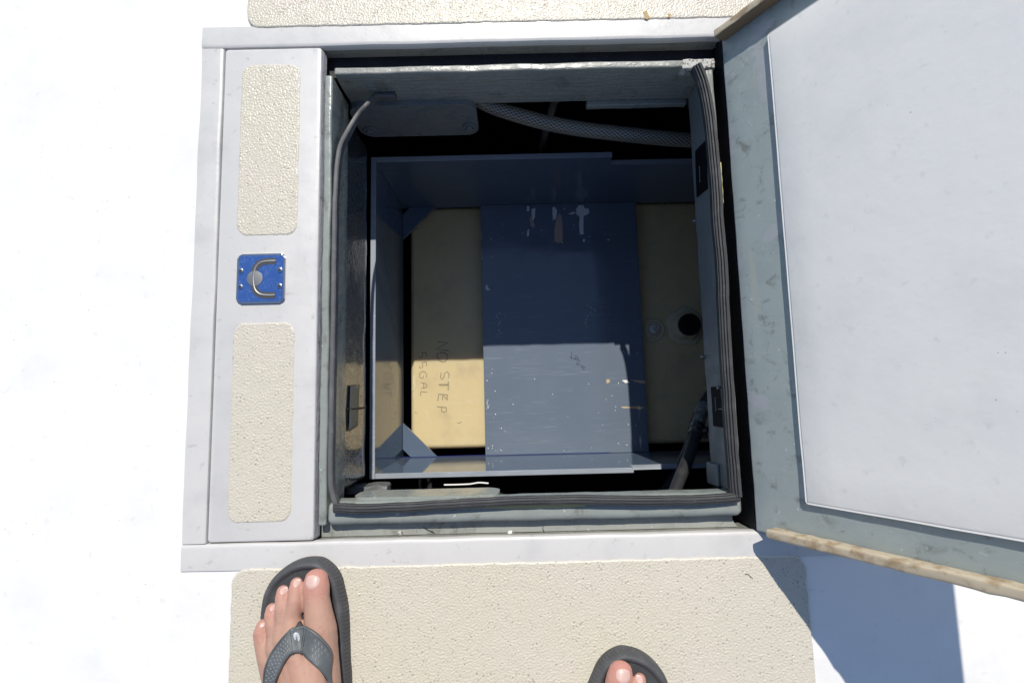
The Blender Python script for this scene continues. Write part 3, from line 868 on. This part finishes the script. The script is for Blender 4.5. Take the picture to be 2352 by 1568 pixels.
# ------------------------------------------------------------------ hoses
bp = [(-0.1528, 0.5730, -0.0620), (-0.0859, 0.5348, -0.0858), (-0.0286, 0.5081, -0.1097), (0.0573, 0.4823, -0.1193), (0.1241, 0.4708, -0.1269), (0.1910, 0.4641, -0.1336), (0.2674, 0.4584, -0.1422), (0.3342, 0.4546, -0.1479), (0.4775, 0.4488, -0.1575)]
bm = bm_new(); add_sweep(bm, spline(bp, 14), circ(.0130, 20), uvs=True)
o = obj('braided_hose', bm, M_BRAID); tag(o, 'long clear hose with diamond braid sagging under the far coaming wall', 'hose')
bm = bm_new(); add_sweep(bm, spline([(0.1194, 0.5348, -0.0524), (0.0955, 0.5233, -0.1097), (0.0879, 0.5348, -0.1766), (0.0716, 0.5443, -0.4440)], 10), circ(.0075, 16), uvs=True)
o = obj('braided_hose', bm, M_BRAID); tag(o, 'short narrow pale hose dropping behind the long braided one', 'hose')
bm = bm_new(); add_sweep(bm, spline([(0.2865, 0.5730, -0.0715), (0.3295, 0.5396, -0.1193), (0.3677, 0.5061, -0.1670), (0.4011, 0.4775, -0.2148)], 10), circ(.016, 18))
o = obj('dark_hose', bm, M_HOSE); tag(o, 'dark hose in deep shade beyond the braided hose', 'hose')
bm = bm_new(); p = [tuple(at(*q)) for q in ((1528, 1182, -.090), (1552, 1122, -.125), (1567, 1085, -.150), (1583, 1045, -.180), (1597, 1000, -.213), (1604, 974, -.232))]
add_sweep(bm, spline(p, 10), circ(.0112, 24), scales=[.86 + .14 * k / 50 for k in range(51)])
hs = thing('drain_hose', 'black rubber hose with two steel clamps on a bronze elbow', 'hose', (.2865, -.1815, -.2816))
obj('hose', bm, M_HOSE, hs)
ax = (Vector(p[-1]) - Vector(p[-2])).normalized(); q = ax.to_track_quat('Z', 'Y').to_matrix(); e = Vector(p[-1])
for k, d in enumerate((-.008, -.023)):
    bm = bm_new(); add_lathe(bm, e + ax * d, [(.0116, -.006), (.0129, -.0058), (.0129, .0058), (.0116, .006)], 36, q)
    cl = obj('hose_clamp', bm, M_STEEL_D, hs)
    bm = bm_new()
    for j in range(11):
        a = R(60 + j * 13); cc = e + ax * d + q @ Vector((math.cos(a), math.sin(a), 0)) * .0131
        t_ = q @ Vector((-math.sin(a), math.cos(a), 0)); nn = q @ Vector((math.cos(a), math.sin(a), 0))
        vs = [bm.verts.new(cc + t_ * sx * .0010 + ax * sy * .0035 + nn * .0002) for sx, sy in ((-1, -1), (1, -1), (1, 1), (-1, 1))]
        bm.faces.new(vs)
    obj('band_slots', bm, M_BLACK, cl)
    bm = bm_new(); a = R(165 - k * 25); cc = e + ax * d + q @ Vector((math.cos(a), math.sin(a), 0)) * .0154
    t_ = q @ Vector((-math.sin(a), math.cos(a), 0))
    add_lathe(bm, cc - t_ * .009, [(.0040, 0), (.0040, .012), (.0052, .012), (.0052, .017), (.004, .018)], 12, t_.to_track_quat('Z', 'Y').to_matrix())
    obj('clamp_screw', bm, M_STEEL_D, cl)
bm = bm_new(); add_lathe(bm, e, [(.0125, -.004), (.0125, .006), (.0128, .008), (.0128, .026), (.0118, .029), (.0125, .030)], 8, q)
el = e + ax * .040
add_lathe(bm, el, [(.0105, -.014), (.0128, -.010), (.0135, 0), (.0128, .012), (.010, .016)], 14, q)
q2 = Vector((.93, .10, .05)).to_track_quat('Z', 'Y').to_matrix()
add_lathe(bm, el, [(.013, .0), (.013, .012), (.0165, .013), (.0165, .030), (.012, .032), (.012, .08)], 14, q2)
obj('elbow_fitting', bm, M_GALV, hs, ang=25)
bm = bm_new(); add_sweep(bm, spline([(0.2722, -0.2483, -0.3676), (0.3151, -0.1815, -0.3103), (0.3457, -0.1098, -0.2816), (0.3677, -0.0478, -0.2816), (0.4202, 0.0191, -0.3007)], 10), circ(.011, 18))
o = obj('dark_hose', bm, M_HOSE); tag(o, 'thinner black hose half hidden behind the clamped hose', 'hose')
# white tube painting in the glint of a glossy edge before the cradle
bm = bm_new(); add_sweep(bm, spline([at(1020, 1113, -.252), at(1050, 1112.5, -.251), at(1080, 1111, -.250), at(1100, 1108, -.249), at(1122, 1109.5, -.249)], 8), circ(.0015, 8))
o = obj('glint_tube', bm, M_PAINTW); tag(o, 'thin white tube added as a bright glint in the dark gap in front of the plastic cradle', 'highlight')
bm = bm_new(); add_sweep(bm, spline([(-0.1910, -0.2053, -0.3103), (-0.1146, -0.1958, -0.2959), (-0.0478, -0.2005, -0.2912), (-0.0095, -0.2244, -0.3198), (0.0000, -0.2769, -0.3962)], 8), circ(.017, 16))
o = obj('dark_hose', bm, M_HOSE); tag(o, 'fat black hose lying under the pale glint', 'hose')

# ------------------------------------------------------------------ data plates on the inner wall
def plate(name, y0, y1, z0, z1, tilt, dashes, label, chip=False):
    t = thing(name, label, 'label plate', (.3100, (y0 + y1) / 2, z0))
    bm = bm_new(); add_box(bm, (.3094, y0, z0), (.3109, y1, z1), .0004, 1, cut=.008)
    def rot(v):
        c = Vector((.3102, (y0 + y1) / 2, (z0 + z1) / 2)); d = v - c
        return c + Matrix.Rotation(tilt, 3, 'X') @ d
    for v in bm.verts: v.co = rot(v.co)
    obj('plate', bm, M_LABEL, t, wob=(.0004, 90))
    bm = bm_new()
    for (a, b, ln, hh) in dashes:
        yy = y0 + (y1 - y0) * a; zz = z0 + (z1 - z0) * b
        vs = [bm.verts.new(rot(Vector((.3088, yy + sy * ln, zz + sz * hh)))) for sy, sz in ((0, 0), (1, 0), (1, 1), (0, 1))]
        bm.faces.new(vs)
    obj('lettering', bm, M_LABELT, t)
    return t
ds = [(.08 + .055 * k, .80, .0022, .004) for k in range(5) if k != 2] + [(.70 + .05 * k, .80, .0020, .004) for k in range(5)] + [(.40 + .06 * k, .30, .0016, .003) for k in range(6)] + [(.44, .5, .0008, .014)]
plate('data_plate', -.0540, .0060, -.058, -.008, 0, ds, 'small black plate with pale lettering near the clamped hose')
ds = [(.25 + .05 * k, .38, .0020, .003) for k in range(7)]
plate('data_plate', .3130, .3890, -.064, -.018, R(5), ds, 'crinkled black plate on the wall near the torn seal end')

# ------------------------------------------------------------------ debris on the deck and in the gutter
def hair(pts, label, r=.0004, m=None):
    bm = bm_new(); add_sweep(bm, spline(pts, 8), circ(r, 6))
    o = obj('hair_strand', bm, m or M_STITCH); tag(o, label, 'hair')
def dk(x, y, z=.0024): return at(x, y, z)
hair([dk(1711, 1318), dk(1720, 1319), dk(1724, 1324), dk(1729, 1328)], 'short dark hair lying on cream non-skid below the raised lid')
hair([at(972, 1211, -.0232), at(985, 1217, -.0230), at(998, 1223, -.0232)], 'dark straight hair stuck to the gutter floor near the red smear', .0005)
hair([at(1248, 1207, -.0232), at(1247, 1214, -.0222), at(1252, 1224, -.0232)], 'dark bent hair on the clean part of the gutter floor', .0004)
def crumb(p, r, label, m):
    bm = bm_new(); bmesh.ops.create_icosphere(bm, subdivisions=2, radius=r)
    for v in bm.verts: v.co = Vector((v.co.x * 1.3, v.co.y, v.co.z * .6)) * (1 + .35 * noise.noise(v.co * 500)) + p
    o = obj('crumb', bm, m); tag(o, label, 'crumb', 'crumbs of debris in the gutter')
crumb(at(919, 1224, -.0230), .0034, 'cream crumb beside the red smear in the gutter', M_PALE)
crumb(at(1172, 1222.5, -.0232), .0028, 'white chip on the clean middle of the gutter floor', M_PAINTW)
# rust marks on the far non-skid panel
bm = bm_new()
for pl in ([(1476, 28), (1486, 24), (1488, 33), (1492, 40), (1486, 45), (1480, 42), (1482, 36)], [(1534, 33), (1540, 33), (1539, 41), (1533, 40)]):
    add_poly(bm, rough_poly([at(a, b, .0022) for a, b in pl], .0015), .0010, .0024)
obj('rust_stain', bm, mat('ochre_stain', (.42, .27, .09), .6), deck)

# ------------------------------------------------------------------ person: feet, legs
FZ = .040
def fa(zx, zy, z): return at(588 + zx * .1954, 1261.75 + zy * .1954, z)      # crop of the photo round one foot
SOLE = .0225
J = {}
toes = [  # chains of (x, y in crop, centre height above ground, half width, half height)
    [(712, 345, .034, .0150, .0105), (706, 440, .036, .0172, .0122), (712, 560, .038, .0160, .0132), (735, 740, .041, .0172, .0160), (760, 930, .043, .0195, .0185), (770, 1080, .043, .0195, .0195)],
    [(478, 398, .0325, .0078, .0078), (474, 470, .037, .0092, .0092), (455, 620, .043, .0090, .0090), (425, 800, .043, .0110, .0115), (430, 1000, .045, .016, .017)],
    [(318, 490, .0320, .0076, .0078), (312, 560, .036, .0088, .0090), (308, 690, .042, .0086, .0088), (330, 870, .042, .0108, .0112), (350, 1040, .044, .016, .016)],
    [(192, 700, .0315, .0078, .0078), (188, 770, .035, .0092, .0092), (200, 880, .0395, .0090, .0090), (245, 1020, .040, .0112, .0115), (280, 1150, .042, .016, .016)],
    [(82, 890, .0310, .0078, .0078), (62, 985, .0335, .0098, .0094), (92, 1110, .036, .0108, .0105), (160, 1260, .038, .0145, .0145)],
]
def foot_points():
    """ellipsoid chain list [(p, (rx, ry, rz)), ...] for one foot, measured on the photo"""
    out = []
    for ch in toes:
        c = []
        for zx, zy, z, w, h in ch:
            p = fa(zx, zy, z); c.append((p, w, h))
        out.append(c)
    return out
def densify(c, step=.0025):
    o = []
    for (p, w, h), (q, w2, h2) in zip(c, c[1:]):
        n = max(1, int((q - p).length / step))
        for k in range(n):
            t = k / n; o.append((p.lerp(q, t), w + (w2 - w) * t, h + (h2 - h) * t))
    o.append(c[-1]); return o

left = foot_points()
heel = Vector((-.2760, -.4700, .050)); ank = Vector((-.2720, -.4220, .100))
chains = list(left)
inst = Vector((-.2690, -.370, .066))
for c, off in zip(left, (.010, .004, -.004, -.010, -.014)):
    e_ = c[-1]
    chains.append([(e_[0], e_[1], e_[2]), (Vector((inst.x + off * 1.2, -.355, .056 - abs(off - .004) * .55)), .020, .024), (Vector((ank.x + off * .7, -.405, .078)), .024, .030)])
chains.append([(left[0][-1][0], .019, .019), (Vector((-.248, -.375, .045)), .020, .022), (Vector((-.262, -.430, .048)), .024, .026), (heel, .029, .028)])
chains.append([(left[4][-1][0], .0145, .0145), (Vector((-.306, -.375, .040)), .018, .018), (Vector((-.296, -.430, .046)), .022, .024), (heel, .029, .028)])
chains.append([(inst, .026, .026), (ank, .034, .036), (Vector((-.268, -.440, .17)), .036, .038), (Vector((-.262, -.450, .28)), .052, .052), (Vector((-.250, -.440, .42)), .053, .052), (Vector((-.240, -.425, .49)), .055, .055)])
chains.append([(heel, .029, .028), (Vector((-.272, -.450, .11)), .030, .030), (Vector((-.268, -.440, .17)), .036, .038)])
base_l = left[0][0][0].copy()
ROT = R(-13); base_r = at(1425, 1541, .034)
def to_right(p):
    d = p - base_l; d = Vector((-d.x, d.y, d.z))
    r_ = Matrix.Rotation(ROT, 3, 'Z') @ d
    return Vector((base_r.x, base_r.y, p.z)) + Vector((r_.x, r_.y, 0))
allc = [densify(c, .003 if c[0][1] < .02 else .006) for c in chains]
right = [[(to_right(p), w, h) for p, w, h in c] for c in allc]
kl, krr = Vector((-.240, -.425, .49)), to_right(Vector((-.240, -.425, .49)))
pel = Vector((-.05, -.56, .90))
for k_, sx in ((kl, -1), (krr, 1)):
    allc.append(densify([(k_, .055, .055), (k_.lerp(pel + Vector((sx * .09, 0, 0)), .6), .075, .075), (pel + Vector((sx * .09, 0, 0)), .09, .09), (pel, .10, .10), (pel + Vector((0, -.02, .12)), .12, .10)], .012))
nu, nr = 12, 8
_th = np.linspace(0, 2 * np.pi, nu, endpoint=False); _ph = np.linspace(0, np.pi, nr + 1)[1:-1]
UV_ = np.concatenate([[[0, 0, 1]], np.stack([np.outer(np.sin(_ph), np.cos(_th)), np.outer(np.sin(_ph), np.sin(_th)), np.outer(np.cos(_ph), np.ones(nu))], -1).reshape(-1, 3), [[0, 0, -1]]])
TF = []
for k in range(nu):
    TF.append((0, 1 + k, 1 + (k + 1) % nu)); last = 1 + (nr - 2) * nu
    TF.append((len(UV_) - 1, last + (k + 1) % nu, last + k))
    for r_ in range(nr - 2):
        a, b = 1 + r_ * nu + k, 1 + r_ * nu + (k + 1) % nu
        TF += [(a, a + nu, b + nu), (a, b + nu, b)]
TF = np.array(TF)
PV, PF, off = [], [], 0
for c in allc + right:
    for p, w, h in c:
        w = w * 1.04 + .0005; h = h * 1.02 + .0004
        PV.append(UV_ * np.array([w, (w + h) / 2, h]) + np.array(p)); PF.append(TF + off); off += len(UV_)
me = bpy.data.meshes.new('person_rough'); me.from_pydata(np.concatenate(PV).tolist(), [], np.concatenate(PF).tolist())
tmp = bpy.data.objects.new('person_rough', me); COL.objects.link(tmp)
md = tmp.modifiers.new('r', 'REMESH'); md.mode = 'VOXEL'; md.voxel_size = .0016
md = tmp.modifiers.new('s', 'SMOOTH'); md.factor = .5; md.iterations = 7
dg = bpy.context.evaluated_depsgraph_get()
pm = bpy.data.meshes.new_from_object(tmp.evaluated_get(dg)); pm.name = 'person'
bpy.data.objects.remove(tmp); bpy.data.meshes.remove(me)
# drop stray pieces, flatten the soles on the footbed
nv = len(pm.vertices); co = np.empty(nv * 3, 'f'); pm.vertices.foreach_get('co', co); co = co.reshape(-1, 3)
co[:, 2] = np.where(co[:, 2] < SOLE + .001, SOLE + .001 - (SOLE + .001 - co[:, 2]) * .05, co[:, 2])
pm.vertices.foreach_set('co', co.ravel())
fl = np.zeros(nv, 'f')
for src in (left, [[(to_right(p), w, h) for p, w, h in c] for c in left]):
    for ti, c in enumerate(src):
        for (p, w, h), k in zip(c[:2] + ([c[2]] if ti else []), (1.0, .8, .45)):
            d = np.linalg.norm(co - np.array(p, 'f')[None, :], axis=1); fl = np.maximum(fl, k * np.exp(-(d / (w * 1.25)) ** 2))
crs = np.zeros(nv, 'f')
for src in (left, [[(to_right(p), w, h) for p, w, h in c] for c in left]):
    for ti, c in enumerate(src):
        p, w, h = c[2] if ti < 4 else c[1]
        d = np.linalg.norm(co - np.array(p, 'f')[None, :], axis=1); crs = np.maximum(crs, np.exp(-(d / (w * 1.1)) ** 2))
a_ = pm.attributes.new('crease', 'FLOAT', 'POINT'); a_.data.foreach_set('value', crs)
a_ = pm.attributes.new('flush', 'FLOAT', 'POINT'); a_.data.foreach_set('value', fl)
pm.polygons.foreach_set('use_smooth', np.ones(len(pm.polygons), bool)); pm.update()
person = link('person', pm, M_SKIN)
tag(person, 'person standing at the hatch edge with bare feet in charcoal thong sandals', 'person')
bvh = BVHTree.FromObject(person, bpy.context.evaluated_depsgraph_get())
def top_z(x, y, zmax=.13):
    h = bvh.ray_cast(Vector((x, y, zmax)), Vector((0, 0, -1)))
    return h[0].z if h[0] is not None else None

# shorts, out of the picture above the knees
bm = bm_new()
for k_, sx in ((kl, -1), (krr, 1)):
    hip = pel + Vector((sx * .09, 0, 0)); a0_ = k_.lerp(hip, .35)
    add_sweep(bm, [a0_, a0_.lerp(hip, .5), hip], circ(.105, 20), up=(0, 1, 0), scales=[1, 1.02, 1.08])
add_sweep(bm, [pel + Vector((0, 0, -.06)), pel + Vector((0, -.01, .02)), pel + Vector((0, -.02, .10))], circ(.20, 24, .125), up=(0, 1, 0), scales=[1, .98, .9])
obj('shorts', bm, M_CLOTH, person)

# nails
def nail(p0, dirv, wid, ln, nm='toenail'):
    d = Vector((dirv.x, dirv.y, 0)).normalized(); s = Vector((d.y, -d.x, 0))
    zc = top_z(p0.x, p0.y) or p0.z
    bm = bm_new(); n = 9; g = []
    for i in range(n):
        v = -1 + 2 * i / (n - 1); row = []
        for j in range(n):
            u = -1 + 2 * j / (n - 1)
            uu = u * math.sqrt(max(0, 1 - .5 * v * v)); vv = v * math.sqrt(max(0, 1 - .5 * u * u))
            uu = u * .5 + uu * .5 if v > 0 else uu
            x = p0 + s * uu * wid / 2 + d * vv * ln / 2
            z = top_z(x.x, x.y)
            z = max(z if z is not None else 0, zc - .0035)
            row.append(bm.verts.new((x.x, x.y, z + .0011 * (1 - .9 * max(abs(u), abs(v)) ** 4))))
        g.append(row)
    for i in range(n - 1):
        for j in range(n - 1): bm.faces.new((g[i][j], g[i][j + 1], g[i + 1][j + 1], g[i + 1][j]))
    obj(nm, bm, M_NAIL, person, ang=80)
nl = [(fa(655, 385, .047), fa(690, 300, .047) - fa(668, 440, .047), .0185, .0155), (fa(470, 395, .042), Vector((.0, 1, 0)), .0095, .0080), (fa(312, 490, .042), Vector((-.05, 1, 0)), .0090, .0075), (fa(190, 690, .040), Vector((-.15, 1, 0)), .0075, .006), (fa(72, 890, .038), Vector((-.3, 1, 0)), .0065, .006)]
for p, d, w_, l_ in nl: nail(p, d, w_, l_)
for p, d, w_, l_ in nl[:3]:
    q_ = to_right(p + d.normalized() * .01) - to_right(p); nail(to_right(p), q_, w_, l_)

def on_foot(zx, zy, lift=.0018, floor=.0235):
    z = .06
    for _ in range(5):
        p = fa(zx, zy, z); t_ = top_z(p.x, p.y); z = max(floor, (t_ if t_ is not None else 0) + lift) * .7 + z * .3
    return fa(zx, zy, z)
# sandals ------------------------------------------------------------
OUT = [(112, 1568), (90, 1400), (62, 1200), (50, 1040), (48, 880), (60, 700), (100, 500), (200, 330), (350, 205), (500, 140), (640, 122), (760, 140), (880, 230), (960, 350), (1000, 500), (1040, 700), (1055, 900), (1060, 1100), (1068, 1350), (1082, 1568)]
ol2 = [at(588 + x * .1954, 1261.75 + y * .1954, .020) for x, y in OUT]
hb = [Vector((-.225, -.43, 0)), Vector((-.228, -.485, 0)), Vector((-.245, -.518, 0)), Vector((-.280, -.530, 0)), Vector((-.313, -.515, 0)), Vector((-.328, -.48, 0)), Vector((-.334, -.43, 0))]
loop = [Vector((p.x, p.y, 0)) for p in ol2] + hb
loop = spline(loop + [loop[0]], 16)[:-1]
# resample evenly
def resample(lp_, n):
    L = [0.0]
    for a, b in zip(lp_, lp_[1:] + lp_[:1]): L.append(L[-1] + (b - a).length)
    out = []; i = 0
    for k in range(n):
        s = L[-1] * k / n
        while L[i + 1] < s: i += 1
        t = (s - L[i]) / max(1e-9, L[i + 1] - L[i]); out.append(lp_[i].lerp(lp_[(i + 1) % len(lp_)], t))
    return out
NS = 720
loop = resample(loop, NS)
# make sure the loop turns one way so that inward is known
area = sum(a.x * b.y - b.x * a.y for a, b in zip(loop, loop[1:] + loop[:1]))
if area < 0: loop.reverse()
nor = []
for i in range(NS):
    t = (loop[(i + 3) % NS] - loop[i - 3]).normalized(); nor.append(Vector((-t.y, t.x, 0)))     # inward
def sandal(tf, label):
    base = tf(Vector((-.28, -.37, 0))); base.z = 0
    t = thing('thong_sandal', label, 'sandal', base, 'charcoal thong sandals on the feet')
    flip = tf(Vector((1, 0, 0))).x - tf(Vector((0, 0, 0))).x < 0
    bm = bm_new(); rows = []
    rings = [(.0020, .0005, 0), (.0, .002, 0), (-.0004, .006, .6), (-.0006, .011, 1), (-.0002, .016, 1), (.0004, .0200, 1), (.0016, .0235, .9), (.0034, .0262, .25), (.0060, .0272, 0), (.0085, .0262, 0), (.0108, .0240, 0), (.0135, .0222, 0), (.022, .0212, 0)]
    for d, z, gr in rings:
        row = []
        for i in range(NS):
            ph = (i + z * 900) / 5.0
            gcut = .00110 * gr * max(0, math.cos(2 * math.pi * ph)) ** 1.5
            p = loop[i] + nor[i] * (d + gcut); q_ = tf(Vector((p.x, p.y, z)))
            row.append(bm.verts.new((q_.x, q_.y, z)))
        rows.append(row)
    for a, b in zip(rows, rows[1:]):
        for i in range(NS): bm.faces.new((a[i], a[(i + 1) % NS], b[(i + 1) % NS], b[i]))
    bm.faces.new(rows[-1]); bm.faces.new(rows[0][::-1])
    obj('sole', bm, M_SOLE, t, ang=50)
    # footbed with a scalloped toe edge
    bm = bm_new()
    WAVE = [(155, 1300), (135, 1000), (128, 760), (150, 640), (230, 540), (265, 420), (370, 320), (420, 265), (530, 250), (600, 222), (680, 215), (760, 245), (850, 330), (890, 470), (900, 640), (925, 800), (950, 1000), (965, 1300), (975, 1568)]
    wl = [at(588 + x * .1954, 1261.75 + y * .1954, .024) for x, y in WAVE] + [Vector((-.242, -.43, 0)), Vector((-.246, -.495, 0)), Vector((-.280, -.512, 0)), Vector((-.314, -.490, 0)), Vector((-.318, -.43, 0))]
    wl = spline([Vector((p.x, p.y, 0)) for p in wl] + [Vector((wl[0].x, wl[0].y, 0))], 8)[:-1]
    pts = [tf(p) for p in wl]
    add_poly(bm, pts, .0205, .0228)
    bmesh.ops.bevel(bm, geom=[e_ for e_ in bm.edges if all(v.co.z > .0227 for v in e_.verts)], offset=.0009, segments=2, affect='EDGES')
    obj('footbed', bm, M_BED, t, ang=40)
    # strap laid over the foot
    FR = [(60, 1900), (92, 1740), (105, 1568), (115, 1400), (170, 1230), (260, 1090), (350, 980), (425, 908), (500, 886), (585, 890), (690, 950), (800, 1040), (905, 1160), (960, 1320), (1000, 1568), (1040, 1740), (1075, 1900)]
    BK = [(190, 1900), (215, 1720), (240, 1568), (282, 1450), (330, 1350), (376, 1275), (412, 1232), (448, 1216), (490, 1213), (535, 1216), (600, 1262), (690, 1360), (780, 1455), (845, 1540), (890, 1640), (930, 1780), (960, 1900)]
    ZZ = [.024, .027, .034, .044, .052, .060, .066, .070, .073, .073, .070, .066, .058, .046, .034, .027, .024]
    fr = spline([on_foot(*p) for p in FR], 6); bk = spline([on_foot(*p) for p in BK], 6)
    NV = 8; grid = []
    for a, b in zip(fr, bk):
        row = []
        for j in range(NV + 1):
            p = tf(a.lerp(b, j / NV)); row.append(p)
        grid.append(row)
    nU = len(grid)
    for i in range(nU):
        for j in range(NV + 1):
            p = grid[i][j]; z = top_z(p.x, p.y)
            e_ = min(i, nU - 1 - i) / (nU - 1) * 2
            zz = (z if z is not None else .0) + .0018
            p.z = max(zz, .0235) if e_ > .1 else max(.022, min(zz, .0240))
    for _ in range(22):      # relax heights so that the strap bridges hollows
        Zs = [[grid[i][j].z for j in range(NV + 1)] for i in range(nU)]
        for i in range(1, nU - 1):
            for j in range(NV + 1):
                m_ = (Zs[i - 1][j] + Zs[i + 1][j] + Zs[i][max(0, j - 1)] + Zs[i][min(NV, j + 1)]) / 4
                grid[i][j].z = max(Zs[i][j], m_) if 3 < i < nU - 4 else Zs[i][j]
    bm = bm_new()
    vg = [[bm.verts.new(p) for p in row] for row in grid]
    for i in range(nU - 1):
        for j in range(NV): bm.faces.new((vg[i][j], vg[i + 1][j], vg[i + 1][j + 1], vg[i][j + 1]))
    # printed chevrons on both branches, dark stitched lines beside the centre piece
    def on(u, v, up=.0034):
        i = min(nU - 2, int(u)); fu = u - i; jv = v * NV; j = min(NV - 1, int(jv)); fv = jv - j
        a = grid[i][j].lerp(grid[i + 1][j], fu); b = grid[i][j + 1].lerp(grid[i + 1][j + 1], fu)
        p = a.lerp(b, fv); return Vector((p.x, p.y, p.z + up))
    st = obj('strap', bm, M_STRAP, t, ang=60)
    md_ = st.modifiers.new('thick', 'SOLIDIFY'); md_.thickness = .0030; md_.offset = -1 if not flip else 1
    bmn = st.data; 
    # solidify grows along the normal: make the normals point up first
    up_ = sum(p_.normal.z for p_ in bmn.polygons)
    md_.offset = 1 if up_ > 0 else -1
    for rng_ in ((14, 38), (62, 86)):
        bm = bm_new()
        for rw in range(4):
            for k in range(11):
                u = rng_[0] + (rng_[1] - rng_[0]) * (k + (rw % 2) * .5) / 11; v = .22 + rw * .17
                for sg in (-1, 1):
                    a, b = on(u, v), on(u + .55, v + sg * .055)
                    d_ = (b - a); w2 = Vector((-d_.y, d_.x, 0)).normalized() * .00045
                    vs = [bm.verts.new(x) for x in (a - w2, a + w2, b + w2, b - w2)]; bm.faces.new(vs)
        obj('chevron_print', bm, M_EMB, st)
    bm = bm_new()
    for u in (41.5, 53.5, 55.2):
        add_sweep(bm, [on(u, v / 12, .0031) for v in range(13)], circ(.00045, 5))
    for v in (.07, .93):
        add_sweep(bm, [on(u * .5, v, .0031) for u in range(24, 166)], circ(.00035, 5))
    obj('stitching', bm, M_STITCH, st)
    # metal emblem: a hook curling over
    EM = [(478, 1132), (458, 1110), (447, 1070), (447, 1030), (462, 995), (485, 985), (503, 1000), (508, 1030), (500, 1060), (488, 1072)]
    ep = []
    for x, y in EM:
        p = tf(on_foot(x, y, .0062)); ep.append(Vector((p.x, p.y, p.z)))
    zm = sum(p.z for p in ep) / len(ep)
    for p in ep: p.z = p.z * .3 + zm * .7
    sc_ = spline(ep, 5); m_ = len(sc_)
    bm = bm_new(); add_sweep(bm, sc_, circ(.0022, 10, .0011), scales=[.35 + .75 * math.sin(math.pi * min(1, (k / m_) * .9 + .08)) for k in range(m_)])
    obj('emblem', bm, M_SILVER, st)
    # thong post between the toes
    p0_ = on_foot(500, 925, .0002); pp = [p0_, p0_.lerp(fa(565, 690, .022), .12) + Vector((0, 0, .002)), p0_.lerp(fa(548, 760, .022), .5), fa(556, 735, .034), fa(565, 690, .022)]
    pp = spline([tf(p) for p in pp], 6)
    bm = bm_new(); add_sweep(bm, pp, circ(.0058, 14, .0042))
    obj('thong_post', bm, M_BED, t)
    return t
def ident(p): return Vector(p)
sandal(ident, 'charcoal thong sandal on the foot nearer the closed lid, strap and emblem in view')
sandal(to_right, 'charcoal thong sandal of which little more than the toe end shows')
